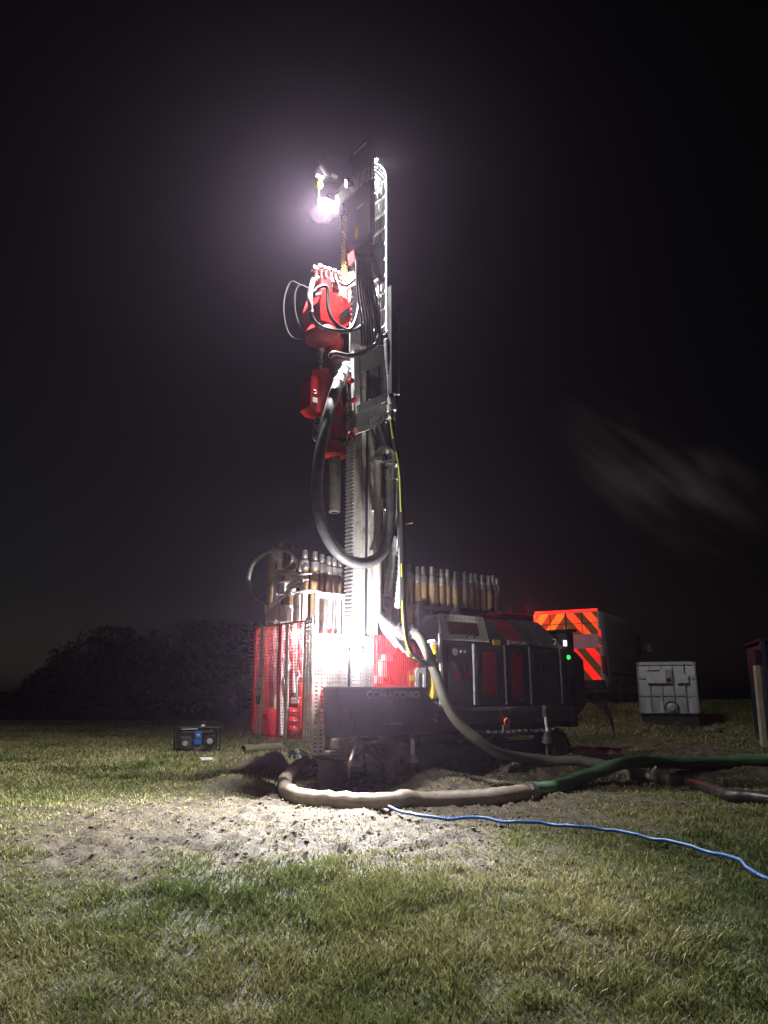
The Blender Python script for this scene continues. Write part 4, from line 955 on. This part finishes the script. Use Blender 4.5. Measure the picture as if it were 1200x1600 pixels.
# ------------------------------------------------------------------ borehole casing and bits around it
c = G(513, 1233); mb = MB()
c0 = Vector((c.x, c.y+.10, hz(c.x, c.y)-.12)); zt_ = ZY(1186, c0.y)
mb.lathe(c0, (0, 0, 1), [(0, .145), (zt_-c0.z-.035, .145), (zt_-c0.z-.035, .160), (zt_-c0.z, .160), (zt_-c0.z, .13), (.1, .13)], 28)
tag(mb.build('casing_stub', mat('dark_casing', (.13, .10, .10), .5, .0, (.08, .062, .062), 9, .7, .1, 40), None), 'dark steel casing stub standing in the mud below the perforated post', 'casing')
# lying pipe
p0 = G(380, 1172, .08); p1 = G(412, 1168, .08); d = (p1-p0).normalized(); p1 = p0+Vector((.62, .78, .0)).normalized()*.95; p1.z = hz(p1.x, p1.y)+.09; p0.z = hz(p0.x, p0.y)+.09
mb = MB(); dd = (p1-p0); L = dd.length; mb.lathe(p0, dd, [(.4, .068), (0, .068), (0, .084), (.05, .088), (.06, .084), (L-.05, .084), (L-.04, .092), (L, .092), (L, .02)], 22)
tag(mb.build('loose_pipe', mat('khaki_pipe', (.20, .19, .11), .5, 0, (.13, .12, .07), 9, .8, .1, 40, dirt=.2), None), 'short khaki pipe lying on the grass left of the guard', 'pipe')
# coiled cable guard / hoops
hoop = empty('cable_coil', G(466, 1188)); tag(hoop, 'black coil of cable with pale hoops under the red guard', 'cable coil')
hl = hoop.location
for k in range(5):
    mb = MB(); an = -.9+k*.42; mb.torus((0, 0, -.02), (math.cos(an), math.sin(an), .12), .20, .011, 20, 6, 0, 2*math.pi); o = mb.build('hoop', M['pale' if k % 2 else 'rubber'], hoop)
for k in range(4): MB().torus((0, 0, .03+.035*k), (.05*k, .04, 1), .17-.008*k, .022, 22, 6).build('cable_turn', M['rubber'], hoop)
# planks
for (x0, y0, x1, y1, lab) in ((398, 1188, 428, 1180, 'short pale plank lying beside the mud slab'), (424, 1180, 456, 1163, 'dark muddy plank leading under the red guard')):
    a = G(x0, y0, .02); b_ = G(x1, y1, .03); mb = MB(); mb.bar(a, b_, .09, .025, .004); tag(mb.build('plank', M['wood' if x0 < 400 else 'mud'], None), lab, 'plank', 'planks by the guard')
# slab of clay
c = G(405, 1205); c.y += .22; sl_ = MB(); K1, K2 = 40, 12; vs = []
for j in range(K2):
    f = j/(K2-1)
    for i in range(K1):
        an = 2*math.pi*i/K1; rr_ = (1+.22*math.sin(2*an+1)+.12*math.sin(5*an)+.07*math.sin(9*an+2))*f
        x, y = c.x+.46*rr_*math.cos(an), c.y+.24*rr_*math.sin(an)
        nz_ = float(fbm(np.array([x*7]), np.array([y*7]), 4)[0])-.45
        vs.append((x, y, hz(x, y)-.05+(.25+.26*nz_)*(1-f**2.4)+.05*nz_))
sl_.add(vs, [(j*K1+i, j*K1+(i+1) % K1, (j+1)*K1+(i+1) % K1, (j+1)*K1+i) for j in range(K2-1) for i in range(K1)], True)
tag(sl_.build('clay_heap', M['mud'], None), 'heap of brown excavated clay left of the casing stub', 'mud heap')
# rake
a = G(576, 1216, .03); b_ = G(613, 1196, .10); rk = empty('rake', a); tag(rk, 'dark rake with an orange grip lying in the mud below the tool box', 'rake')
rel(MB().tube([a, a.lerp(b_, .5), b_], .014, 8).build('shaft', M['blackm'], None), rk)
rel(MB().cyl(b_, b_+(b_-a).normalized()*.12+Vector((0, 0, .03)), .022, n=10).build('grip', M['orange'], None), rk)
mb = MB(); mb.bar(a+Vector((-.1, .1, 0)), a+Vector((.1, -.1, 0)), .02); 
for k in range(6): mb.bar(a+Vector((-.1+.04*k, .1-.04*k, .0)), a+Vector((-.1+.04*k, .1-.04*k, -.06)), .008)
rel(mb.build('tines', M['blackm'], None), rk)
# white tray
c = G(323, 1186, .03); mb = MB(); mb.box(c, (.22, .17, .035), Matrix.Rotation(.4, 3, 'Z') @ Matrix.Rotation(.12, 3, 'X'), .008)
tag(mb.build('white_box', M['white'], None), 'small flat white box lying on the grass by the generator', 'box')
# ------------------------------------------------------------------ generator
c = G(303, 1176); gen = empty('generator', (c.x, c.y+.2, hz(c.x, c.y+.2)), math.radians(20)); tag(gen, 'portable open-frame generator with blue panel on the grass at left', 'generator')
k = 62/1180*c.y*1.02
gx_, gd, gh = k, .48, .46
mb = MB()
for s in (-1, 1):
    yy = s*gd/2
    mb.tube(smooth([(-gx_/2, yy, .03), (-gx_/2, yy, gh-.04), (-gx_/2+.05, yy, gh), (gx_/2-.05, yy, gh), (gx_/2, yy, gh-.04), (gx_/2, yy, .03), (gx_/2-.04, yy, .0), (-gx_/2+.04, yy, .0), (-gx_/2, yy, .03)], 3), .016, 8)
for xx, z in ((-gx_/2+.06, gh), (gx_/2-.06, gh), (-gx_/2+.08, 0), (gx_/2-.08, 0)): mb.cyl((xx, -gd/2, z), (xx, gd/2, z), .015, n=8)
mb.build('tube_frame', M['black'], gen)
MB().b2((-gx_/2+.05, -gd/2+.03, .33), (gx_/2-.12, gd/2-.03, gh+.02), .03).build('fuel_tank', M['charcoal'], gen)
MB().b2((-gx_/2+.06, -gd/2-.004, gh-.03), (-.02, -gd/2+.025, gh+.0), .006).build('tank_lip', M['white'], gen)
MB().b2((-.08, -gd/2+.01, .14), (.06, -gd/2+.06, .40), .01).build('control_panel', M['blue'], gen)
MB().lathe((-.01, -gd/2+.008, .30), (0, -1, 0), [(0, .045), (.015, .045), (.02, .03), (.02, 0)], 16).build('socket', M['steel'], gen)
MB().b2((-gx_/2+.06, -gd/2+.06, .04), (-.1, gd/2-.06, .30), .03).build('alternator', M['charcoal'], gen)
MB().b2((-.09, -gd/2+.07, .03), (.07, gd/2-.08, .3), .02).build('engine_block', M['steel'], gen)
mb = MB(); mb.lathe((.22, -gd/2+.05, .2), (0, -1, 0), [(-.3, .13), (0, .14), (.03, .13), (.035, .05), (.045, .045), (.045, 0)], 22); mb.build('recoil_starter', M['black'], gen)
MB().lathe((.22, -gd/2-.0, .2), (0, -1, 0), [(0, .06), (.02, .055), (.025, .02), (.025, 0)], 16).build('starter_hub', M['galv'], gen)
MB().lathe((-.25, -gd/2+.05, .17), (0, -1, 0), [(0, .05), (.03, .05), (.03, 0)], 14).build('outlet', M['galv'], gen)
MB().lathe((.1, 0, gh+.02), (0, 0, 1), [(0, .045), (.03, .045), (.035, .0)], 16).build('fuel_cap', M['white'], gen)

# ------------------------------------------------------------------ van
rc = at(891, 1090, 20.3); phi = math.radians(30.5)
van = empty('van', (rc.x, rc.y, hz(rc.x, rc.y)), -phi); tag(van, 'high-roof silver van with red and yellow chevrons on its rear doors', 'van')
VW, VL, VH = 1.98, 5.5, ZY(953, rc.y)-hz(rc.x, rc.y)
# profile along length (y) -> body of rounded cross-sections
secs = []
prof = [(0.0, .36, VH-.10, .93), (.06, .33, VH-.03, .97), (.4, .30, VH, 1.0), (3.2, .30, VH, 1.0), (3.9, .30, VH-.10, .98), (4.35, .30, VH-.62, .95), (4.75, .30, 1.32, .93), (5.25, .32, 1.12, .88), (5.48, .4, .9, .78)]
vs = []; K = 20
for (yy, z0, z1, w) in prof:
    hw = VW/2*w
    cs = [(-hw, z0), (-hw, z0+.3), (-hw*1.0, (z0+z1)*.5), (-hw*.97, z0+(z1-z0)*.75), (-hw*.93, z1-.16), (-hw*.84, z1-.05), (-hw*.6, z1), (0, z1+.01)]
    cs = cs+[(-x, z) for x, z in cs[-2::-1]]
    vs += [(x, yy, z) for x, z in cs]
K = len(cs); fs = []
for i in range(len(prof)-1):
    for j in range(K-1): fs.append((i*K+j, i*K+j+1, (i+1)*K+j+1, (i+1)*K+j))
    fs.append((i*K+K-1, i*K, (i+1)*K, (i+1)*K+K-1))
mb = MB(); mb.add(vs, fs, True); mb.add(vs[:K], [tuple(range(K))]); mb.add(vs[-K:], [tuple(range(K))[::-1]])
body = mb.build('body', M['vanpaint'], van)
MB().b2((-VW/2*.95, -.10, .38), (VW/2*.95, .05, .62), .03).build('rear_bumper', M['black'], van)
for s in (-1, 1):
    for yy in (1.0, 4.6):
        mb = MB(); mb.lathe((s*(VW/2-.22), yy, .34), (s, 0, 0), [(0, .1), (0, .33), (.2, .34), (.23, .30), (.235, .22), (.2, .2), (.2, 0)], 24); w = mb.build('wheel', M['tyre'], van)
        mb = MB(); mb.lathe((s*(VW/2-.03), yy, .34), (s, 0, 0), [(0, .205), (.02, .2), (.0, .1), (.03, .05), (.03, 0)], 18); mb.build('rim', M['galv'], w)
    mb = MB(); mb.prism([(3.45, 1.5), (4.35, 1.42), (4.12, 2.02), (3.5, 2.05)], 0, s*(VW/2-.01), s*(VW/2+.006)); mb.build('side_window', M['vanglass'], van)
    mb = MB(); mb.box((s*(VW/2+.22), 4.35, 1.62), (.20, .10, .34), None, .04); mb.bar((s*(VW/2-.02), 4.3, 1.5), (s*(VW/2+.16), 4.35, 1.52), .06); mr = mb.build('wing_mirror', M['black'], van)
    MB().box((s*(VW/2+.22), 4.295, 1.63), (.16, .012, .28), None, .005).build('mirror_glass', M['chrome'], mr)
    mb = MB(); mb.box((s*(VW/2-.06), -.015, 1.0), (.09, .06, .46), None, .015); mb.build('tail_lamp', M['redwin'], van)
    mb = MB(); mb.b2((s*(VW/2-.001), .5, .75), (s*(VW/2+.012), 3.2, .82), .003); mb.build('rub_strip', M['black'], van)
mb = MB(); mb.prism([(-.8, 1.42), (.8, 1.42), (.72, VH-.25), (-.72, VH-.25)], 1, 0, .01); ws = mb.build('windscreen', M['vanglass'], van); ws.location = (0, 4.52, 0)
ws.data.transform(Matrix.Translation((0, 0, 1.42)) @ Matrix.Rotation(math.radians(-0), 4, 'X') @ Matrix.Translation((0, 0, -1.42)))
for v in ws.data.vertices: v.co.y += -(v.co.z-1.42)*.6
# rear doors and chevrons: pieces clipped from diagonal bands
def clip(poly, f):
    out = []
    for i in range(len(poly)):
        a, b_ = poly[i], poly[(i+1) % len(poly)]; fa, fb_ = f(*a), f(*b_)
        if fa >= 0: out.append(a)
        if (fa >= 0) != (fb_ >= 0):
            t = fa/(fa-fb_); out.append((a[0]+(b_[0]-a[0])*t, a[1]+(b_[1]-a[1])*t))
    return out
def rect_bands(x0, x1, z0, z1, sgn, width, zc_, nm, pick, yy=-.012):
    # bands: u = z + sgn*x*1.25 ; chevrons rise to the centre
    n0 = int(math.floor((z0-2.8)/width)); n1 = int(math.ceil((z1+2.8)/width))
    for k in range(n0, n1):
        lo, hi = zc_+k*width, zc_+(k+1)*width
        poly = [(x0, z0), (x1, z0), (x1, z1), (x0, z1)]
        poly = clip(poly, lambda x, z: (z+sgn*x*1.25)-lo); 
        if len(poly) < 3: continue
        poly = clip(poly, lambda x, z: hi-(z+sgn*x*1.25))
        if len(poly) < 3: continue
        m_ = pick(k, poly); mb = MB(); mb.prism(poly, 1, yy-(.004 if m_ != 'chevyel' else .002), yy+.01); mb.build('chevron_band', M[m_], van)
zt1 = VH-.10; zt0 = VH-.66
for s in (-1, 1):
    MB().b2((s*.02, -.012, .5), (s*VW/2*.90, .0, VH-.08), .005).build('rear_door', M['vanpaint'], van)
    x0, x1 = sorted((s*.03, s*.84))
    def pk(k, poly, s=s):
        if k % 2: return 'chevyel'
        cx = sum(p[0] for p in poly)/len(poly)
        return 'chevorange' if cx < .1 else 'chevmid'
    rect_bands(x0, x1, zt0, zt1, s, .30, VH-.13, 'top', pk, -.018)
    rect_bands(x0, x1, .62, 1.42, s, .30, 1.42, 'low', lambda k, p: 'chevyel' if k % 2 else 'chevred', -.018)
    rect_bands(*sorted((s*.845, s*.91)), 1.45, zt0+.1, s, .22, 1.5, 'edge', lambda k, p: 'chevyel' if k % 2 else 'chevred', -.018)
    for z in (zt0+.28,): MB().b2((x0, -.03, z-.008), (x1, -.023, z+.008)).build('window_bar', M['black'], van)
    MB().b2((s*.43-.01, -.029, zt0), (s*.43+.01, -.0235, zt1)).build('window_bar', M['black'], van)
MB().b2((-.012, -.035, .5), (.012, -.0, VH-.1)).build('door_gap', M['black'], van)
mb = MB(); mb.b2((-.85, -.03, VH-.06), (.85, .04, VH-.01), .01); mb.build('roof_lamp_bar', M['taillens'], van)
ld = bpy.data.lights.new('van_rear_lamp', 'POINT'); ld.energy = 80; ld.color = (1, .03, .015); ld.shadow_soft_size = .1
lo = bpy.data.objects.new('van_rear_lamp', ld); COL.objects.link(lo); lo.parent = van; lo.location = (-.9, -.45, VH+.06)

# ------------------------------------------------------------------ IBC tank
p = at(1043, 1100, 15.5); ib = empty('ibc_tank', (p.x+.18, p.y+.47, 0), math.radians(-18)); tag(ib, 'pale plastic bulk liquid tank on a pallet in front of the van', 'tank')
zb0 = ZY(1114, 15.5); IW, IH = 1.07, ZY(1034, 15.5)-zb0
gzz = hz(p.x, p.y+.5)
mb = MB(); k_ = 5
xs_ = np.linspace(-IW/2, IW/2, 31); vsf = []; 
def flute(x): return .014*math.cos(x/IW*2*math.pi*4.0+math.pi)
top = zb0+IH
for z, ins in ((zb0, .04), (zb0+.05, .0), (top-.16, .0), (top-.06, .015), (top, .05)):
    for x in xs_: vsf.append((x*(1-ins*1.5/IW), -.5+ins+(flute(x) if zb0+.02 < z < top-.2 else 0), z))
nn = len(xs_); mb.add(vsf, [(i*nn+j, i*nn+j+1, (i+1)*nn+j+1, (i+1)*nn+j) for i in range(4) for j in range(nn-1)], True)
body_pts = [(-IW/2, zb0), (IW/2, zb0), (IW/2, top-.06), (IW/2-.06, top), (-IW/2+.06, top), (-IW/2, top-.06)]
mb.prism(body_pts, 1, -.49, .5)
mb.build('bottle', M['ibc'], ib)
MB().lathe((0, 0, top), (0, 0, 1), [(0, .12), (.04, .12), (.045, 0)], 20).build('filler_cap', M['black'], ib)
v = at(1048, 1105, 15.0); mb = MB(); mb.lathe((.05, -.5, zb0+.09), (0, -1, 0), [(0, .10), (.02, .11), (.05, .10), (.06, .06), (.1, .05), (.1, 0)], 20); mb.build('outlet_valve', M['galv'], ib)
MB().torus((.05, -.53, zb0+.1), (0, -1, 0), .12, .012, 20, 6).build('valve_ring', M['blackm'], ib)
mb = MB()
for x in np.linspace(-IW/2-.012, IW/2+.012, 6): mb.box((x, -.535, (zb0+top)/2), (.012, .012, IH))
for z in (zb0+.02, zb0+.36, zb0+.70, top-.02): mb.box((0, -.546, z), (IW+.04, .01, .012))
for s in (-1, 1):
    for yy in (-.3, 0, .3, .52): mb.box((s*(IW/2+.014), yy, (zb0+top)/2), (.012, .012, IH))
    for z in (zb0+.02, zb0+.30, zb0+.62, top-.02): mb.box((s*(IW/2+.024), 0, z), (.01, 1.08, .014))
mb.build('wire_cage', M['galv'], ib)
mb = MB(); mb.b2((-.38, -.56, top-.42), (.05, -.556, top-.14)); pl_ = mb.build('label_sheet', M['letterwhite'], ib)
MB().b2((-.03, -.563, top-.42), (.10, -.5605, top-.16)).build('label_picture', M['galv'], ib)
MB().b2((-.01, -.566, top-.40), (.08, -.5635, top-.32)).build('label_mark', M['charcoal'], ib)
MB().b2((.17, -.56, top-.42), (.40, -.556, top-.24)).build('label_sheet', M['letterwhite'], ib)
mb = MB(); mb.b2((-.36, -.563, top-.19), (-.12, -.5605, top-.165)); mb.build('label_text', M['charcoal'], ib)
mb = MB()
for yy in (-.45, 0, .45): mb.b2((-IW/2, yy-.06, gzz-.05), (IW/2, yy+.06, zb0-.03))
mb.b2((-IW/2, -.54, zb0-.03), (IW/2, .54, zb0-.003)); mb.build('pallet', M['blackm'], ib)

# ------------------------------------------------------------------ right edge: timber post, dark blue cabin
p = G(1194, 1166); b0_ = Vector((p.x, p.y, p.z-.1)); tz = ZY(1040, p.y); px_t = at(1182, 1040, p.y)
mb = MB(); mb.bar(b0_, (px_t.x, p.y, tz), .075, .09, .008); po = tag(mb.build('timber_post', M['wood'], None), 'pale timber post standing before the dark blue cabin', 'post')
c0 = at(1187, 1002, p.y+.6); cb = empty('site_cabin', (c0.x, p.y+.6, hz(c0.x, p.y+.6)), math.radians(-16)); tag(cb, 'dark blue steel site cabin cut off by the right edge', 'cabin')
ch_ = c0.z-hz(c0.x, p.y+.6)
MB().b2((.04, .03, .08), (2.3, 1.6, ch_-.04), .01).build('shell', M['darkblue'], cb)
for i in range(14): MB().b2((.10+i*.155, .0, .14), (.18+i*.155, .028, ch_-.1), .008).build('corrugation', M['darkblue'], cb)
for x in (.0, 2.26): MB().b2((x, -.01, -.08), (x+.08, .07, ch_), .006).build('corner_post', M['darkblue'], cb)
MB().b2((.0, -.012, ch_), (2.34, 1.64, ch_+.05), .01).build('roof', M['black'], cb)
MB().b2((-.10, -.02, ch_-.38), (-.003, .06, ch_-.14), .01).build('junction_box', M['black'], cb)
# discarded bottle and clamp on the bank
c = G(1112, 1141, .05); bt = empty('metal_canister', c); tag(bt, 'small silver canister lying on the dark bank beside the tank', 'canister')
MB().lathe((-.14, 0, 0), (1, .1, 0), [(0, .01), (0, .06), (.03, .065), (.18, .065), (.22, .04), (.27, .03), (.27, 0)], 16).build('body', M['zinc'], bt)
MB().lathe((.13, .01, 0), (1, .1, 0), [(0, .035), (.06, .035), (.06, 0)], 12).build('cap', M['blackm'], bt)

# ------------------------------------------------------------------ trees on the left
leaf_m = mat('dark_foliage', (.034, .042, .02), .85, 0, (.02, .026, .012), .8, .8, spec=.1)
rs = np.random.RandomState(11)
def tree(px, Y, top_py, wid, label, group='dark trees on the left skyline'):
    p = at(px, 1085, Y); gz = hz(p.x, Y); H = ZY(top_py, Y)-gz
    t = empty('tree', (p.x, Y, gz), rs.rand()*6); tag(t, label, 'tree', group)
    mb = MB(); mb.tube(smooth([(0, 0, -.2), (.1, .05, H*.25), (-.05, .1, H*.55), (.05, 0, H*.85)], 4), .22, 8, rf=lambda i: 1-.065*i)
    for k in range(7):
        an = k*2.4; z = H*(.25+.08*k); r_ = wid*.42
        mb.tube(smooth([(0, 0, z), (math.cos(an)*r_*.5, math.sin(an)*r_*.5, z+H*.1), (math.cos(an)*r_, math.sin(an)*r_, z+H*.2)], 3), .07, 6, rf=lambda i: 1-.12*i)
    mb.build('trunk', M['bark'], t)
    ncl = 26; cl = []
    for k in range(ncl):
        z = H*(.18+.80*rs.rand()); rr_ = wid*.5*math.sqrt(max(.05, 1-((z/H-.45)/.58)**2)); an = rs.rand()*6.28; q = math.sqrt(rs.rand())
        cl.append((math.cos(an)*rr_*q, math.sin(an)*rr_*q, z, wid*(.09+.10*rs.rand())))
    nL = 2600; cl = np.array(cl); ci = rs.randint(0, ncl, nL); d = rs.normal(size=(nL, 3)); d /= np.linalg.norm(d, axis=1)[:, None]
    c_ = cl[ci, :3]+d*cl[ci, 3:4]*(rs.rand(nL, 1)**.4)*1.25
    c_[:, 2] = np.clip(c_[:, 2], .1, H)
    a_ = rs.normal(size=(nL, 3)); a_ /= np.linalg.norm(a_, axis=1)[:, None]; b_ = np.cross(a_, d); s_ = .10+.12*rs.rand(nL, 1)
    v = np.stack([c_-a_*s_, c_+b_*s_*.6, c_+a_*s_, c_-b_*s_*.6], 1).reshape(-1, 3)
    me = bpy.data.meshes.new('crown'); me.from_pydata(v.tolist(), [], [(i*4, i*4+1, i*4+2, i*4+3) for i in range(nL)]); link('crown', me, leaf_m, t)
tl = [(72, 46, 1060, 3), (104, 45, 1032, 3.6), (145, 44, 1003, 5), (186, 44, 985, 5.5), (232, 45, 992, 5.5), (280, 44, 980, 6), (330, 43, 975, 6), (378, 44, 985, 6)]
for i, a in enumerate(tl): tree(*a, 'dark bushy tree at the far left of the field, %s from the left' % ORD[i])
for i, (px, Y, py, w_) in enumerate(((-20, 60, 1083, 5), (15, 62, 1084, 4))): tree(px, Y, py, w_, 'low distant shrub on the left horizon, %s from the left edge' % ORD[i], 'low shrubs on the left horizon')

# ------------------------------------------------------------------ grass and clods
def grass():
    rg_ = np.random.RandomState(5); n = 690000
    ly = rg_.rand(n)*(math.log(34)-math.log(2.3))+math.log(2.3); y = np.exp(ly)
    x = (rg_.rand(n)*2-1)*(.53*y+1.7)
    # tufting
    tx = vnoise(x*6, y*6); keep = rg_.rand(n) < (.45+.75*tx)
    m = mudmask(x, y); keep &= rg_.rand(n) > m*.74
    # keep clear of tracks / cabinet base
    x, y, m, tx = x[keep], y[keep], m[keep], tx[keep]; n = len(x)
    z = height(x, y)
    q = np.stack([x, y], -1)
    h = (.028+.05*rg_.rand(n)**1.5)*(.7+.7*tx)*(1-.5*m)*(1+.35*sstep(9, 16, y))*(1+.45*sstep(.66, .85, vnoise(x*2.3+9, y*2.3)))*(.75+.5*vnoise(x*.9, y*.9))*.68
    w = .0017+.0006*y*(.6+.6*rg_.rand(n))
    an = rg_.rand(n)*6.283; lean = h*(.3+.9*rg_.rand(n)); la = rg_.rand(n)*6.283
    dx, dy = np.cos(an)*w, np.sin(an)*w; lx, ly_ = np.cos(la)*lean, np.sin(la)*lean
    zz = z-.006
    v = np.empty((n, 5, 3), np.float32)
    v[:, 0] = np.stack([x-dx, y-dy, zz], -1); v[:, 1] = np.stack([x+dx, y+dy, zz], -1)
    v[:, 2] = np.stack([x+dx*.75+lx*.35, y+dy*.75+ly_*.35, zz+h*.62], -1); v[:, 3] = np.stack([x-dx*.75+lx*.35, y-dy*.75+ly_*.35, zz+h*.62], -1)
    v[:, 4] = np.stack([x+lx, y+ly_, zz+h], -1)
    me = bpy.data.meshes.new('grass'); me.vertices.add(n*5); me.vertices.foreach_set('co', v.ravel())
    base = (np.arange(n)*5)[:, None]
    li = np.concatenate([base+np.array([[0, 1, 2, 3]]), base+np.array([[3, 2, 4]])], 1).astype(np.int32)
    me.loops.add(li.size); me.loops.foreach_set('vertex_index', li.ravel())
    ls = ((np.arange(n)*7)[:, None]+np.array([[0, 4]])).astype(np.int32)
    me.polygons.add(2*n); me.polygons.foreach_set('loop_start', ls.ravel())
    big = fbm(x*.8+3, y*.8, 3); dry_lit = np.clip(.52+1.5*(big-.45)+.55*(rg_.rand(n)-.5)+.35*m+.25*sstep(5.0, 8.5, y)*(1-sstep(.5, 3, x)), 0, 1)  # straw tone, plus a paler left side in place of stronger lamplight
    at_ = me.attributes.new('dry_lit', 'FLOAT', 'POINT'); at_.data.foreach_set('value', np.repeat(dry_lit, 5).astype(np.float32))
    at_ = me.attributes.new('rnd', 'FLOAT', 'POINT'); at_.data.foreach_set('value', np.repeat(rg_.rand(n), 5).astype(np.float32))
    me.update()
    m_ = bpy.data.materials.new('grass_blades'); m_.use_nodes = True; t = m_.node_tree; nn = t.nodes; L = t.links; p = nn['Principled BSDF']
    a1 = nn.new('ShaderNodeAttribute'); a1.attribute_name = 'dry_lit'; a2 = nn.new('ShaderNodeAttribute'); a2.attribute_name = 'rnd'
    rp = nn.new('ShaderNodeValToRGB'); e = rp.color_ramp.elements; e[0].position = .1; e[0].color = (.075, .115, .03, 1); e[1].position = .95; e[1].color = (.37, .345, .175, 1)
    e2 = rp.color_ramp.elements.new(.5); e2.color = (.19, .215, .075, 1)
    L.new(a1.outputs['Fac'], rp.inputs[0])
    mr = nn.new('ShaderNodeMapRange'); mr.inputs[3].default_value = .6; mr.inputs[4].default_value = 1.45; L.new(a2.outputs['Fac'], mr.inputs[0])
    mx = nn.new('ShaderNodeVectorMath'); mx.operation = 'SCALE'; L.new(rp.outputs[0], mx.inputs[0]); L.new(mr.outputs[0], mx.inputs['Scale'])
    L.new(mx.outputs[0], p.inputs['Base Color']); p.inputs['Roughness'].default_value = .55; p.inputs['Specular IOR Level'].default_value = .15
    tr = nn.new('ShaderNodeBsdfTranslucent'); L.new(mx.outputs[0], tr.inputs[0]); ms = nn.new('ShaderNodeMixShader'); ms.inputs[0].default_value = .3
    L.new(p.outputs[0], ms.inputs[1]); L.new(tr.outputs[0], ms.inputs[2]); L.new(ms.outputs[0], nn['Material Output'].inputs[0])
    o = link('grass', me, m_); tag(o, 'short trampled pasture grass over the whole field', 'grass', kind='stuff')
grass()
def clods():
    rg_ = np.random.RandomState(9); n = 9000
    x = (rg_.rand(n)*2-1)*4.4; y = 5.2+rg_.rand(n)*7; m = mudmask(x, y); k = rg_.rand(n) < (m-.15)*(.35+1.1*fbm(x*2.2, y*2.2, 2)); x, y = x[k], y[k]; n = len(x); z = height(x, y)
    s = .007+.021*rg_.rand(n)**2.2
    ico = [(0, 0, 1), (.9, 0, .3), (.28, .85, .25), (-.72, .53, .35), (-.72, -.53, .3), (.28, -.85, .4), (0, 0, -.6)]
    fc = [(0, 1, 2), (0, 2, 3), (0, 3, 4), (0, 4, 5), (0, 5, 1), (6, 2, 1), (6, 3, 2), (6, 4, 3), (6, 5, 4), (6, 1, 5)]
    b_ = np.array(ico)[None]*(s[:, None, None])*(1+.5*(rg_.rand(n, 7, 3)-.5))*np.array([1.2, 1.0, .65]); an = rg_.rand(n)*6.28; c, s_ = np.cos(an)[:, None], np.sin(an)[:, None]
    v = np.stack([b_[:, :, 0]*c-b_[:, :, 1]*s_+x[:, None], b_[:, :, 0]*s_+b_[:, :, 1]*c+y[:, None], b_[:, :, 2]+z[:, None]+.004], -1).reshape(-1, 3)
    f = (np.arange(n)*7)[:, None, None]+np.array(fc)[None]
    me = bpy.data.meshes.new('clods'); me.from_pydata(v.tolist(), [], f.reshape(-1, 3).tolist()); o = link('mud_clods', me, mat('clod_mud', (.145, .117, .084), .8, 0, (.065, .052, .037), 6, .9, .3, 60)); tag(o, 'churned clods of mud scattered round the borehole', 'mud', kind='stuff')
clods()

# ------------------------------------------------------------------ haze
hb = MB(); hb.b2((-75, -6, -2.2), (75, 90, ZT+1.6)); 
hm = bpy.data.materials.new('night_haze'); hm.use_nodes = True; t = hm.node_tree; t.nodes.remove(t.nodes['Principled BSDF'])
pv = t.nodes.new('ShaderNodeVolumePrincipled'); pv.inputs['Color'].default_value = (.86, .67, .96, 1); pv.inputs['Density'].default_value = HAZE_DENSITY; pv.inputs['Anisotropy'].default_value = .84
t.links.new(pv.outputs[0], t.nodes['Material Output'].inputs['Volume'])
o = hb.build('haze', hm); tag(o, 'thin night mist glowing round the floodlights', 'haze', kind='stuff')

# ------------------------------------------------------------------ drifting smoke to the right of the rig
def smoke():
    c = at(1050, 748, 14.0); q = at(1190, 850, 14.0); ax = (q-c).normalized()
    import bmesh
    bm = bmesh.new(); bmesh.ops.create_icosphere(bm, subdivisions=3, radius=1.0); me = bpy.data.meshes.new('smoke'); bm.to_mesh(me); bm.free()
    m = bpy.data.materials.new('smoke_wisp'); m.use_nodes = True; t = m.node_tree; n = t.nodes; L = t.links; n.remove(n['Principled BSDF'])
    pv = n.new('ShaderNodeVolumePrincipled'); pv.inputs['Color'].default_value = (.9, .9, .88, 1); pv.inputs['Anisotropy'].default_value = .2
    tc = n.new('ShaderNodeTexCoord'); ln = n.new('ShaderNodeVectorMath'); ln.operation = 'LENGTH'; L.new(tc.outputs['Object'], ln.inputs[0])
    fall = n.new('ShaderNodeMapRange'); fall.interpolation_type = 'SMOOTHSTEP'; fall.inputs[1].default_value = .98; fall.inputs[2].default_value = .1; L.new(ln.outputs['Value'], fall.inputs[0])
    mp = n.new('ShaderNodeMapping'); mp.inputs['Scale'].default_value = (.75, 2.0, 1.5); L.new(tc.outputs['Object'], mp.inputs[0])
    nz = n.new('ShaderNodeTexNoise'); nz.inputs['Scale'].default_value = 1.35; nz.inputs['Detail'].default_value = 4; nz.inputs['Distortion'].default_value = .5; L.new(mp.outputs[0], nz.inputs['Vector'])
    rm = n.new('ShaderNodeMapRange'); rm.interpolation_type = 'SMOOTHSTEP'; rm.inputs[1].default_value = .50; rm.inputs[2].default_value = .74; L.new(nz.outputs[0], rm.inputs[0])
    mu = n.new('ShaderNodeMath'); mu.operation = 'MULTIPLY'; L.new(fall.outputs[0], mu.inputs[0]); L.new(rm.outputs[0], mu.inputs[1])
    m2 = n.new('ShaderNodeMath'); m2.operation = 'MULTIPLY'; m2.inputs[1].default_value = SMOKE_DENSITY; L.new(mu.outputs[0], m2.inputs[0]); L.new(m2.outputs[0], pv.inputs['Density'])
    L.new(pv.outputs[0], n['Material Output'].inputs['Volume'])
    o = link('smoke', me, m); tag(o, 'faint wisps of smoke drifting in the dark right of the mast', 'smoke', kind='stuff')
    o.location = c; o.scale = (3.0, 1.2, 1.5); o.rotation_mode = 'QUATERNION'; o.rotation_quaternion = ax.to_track_quat('X', 'Z')
smoke()
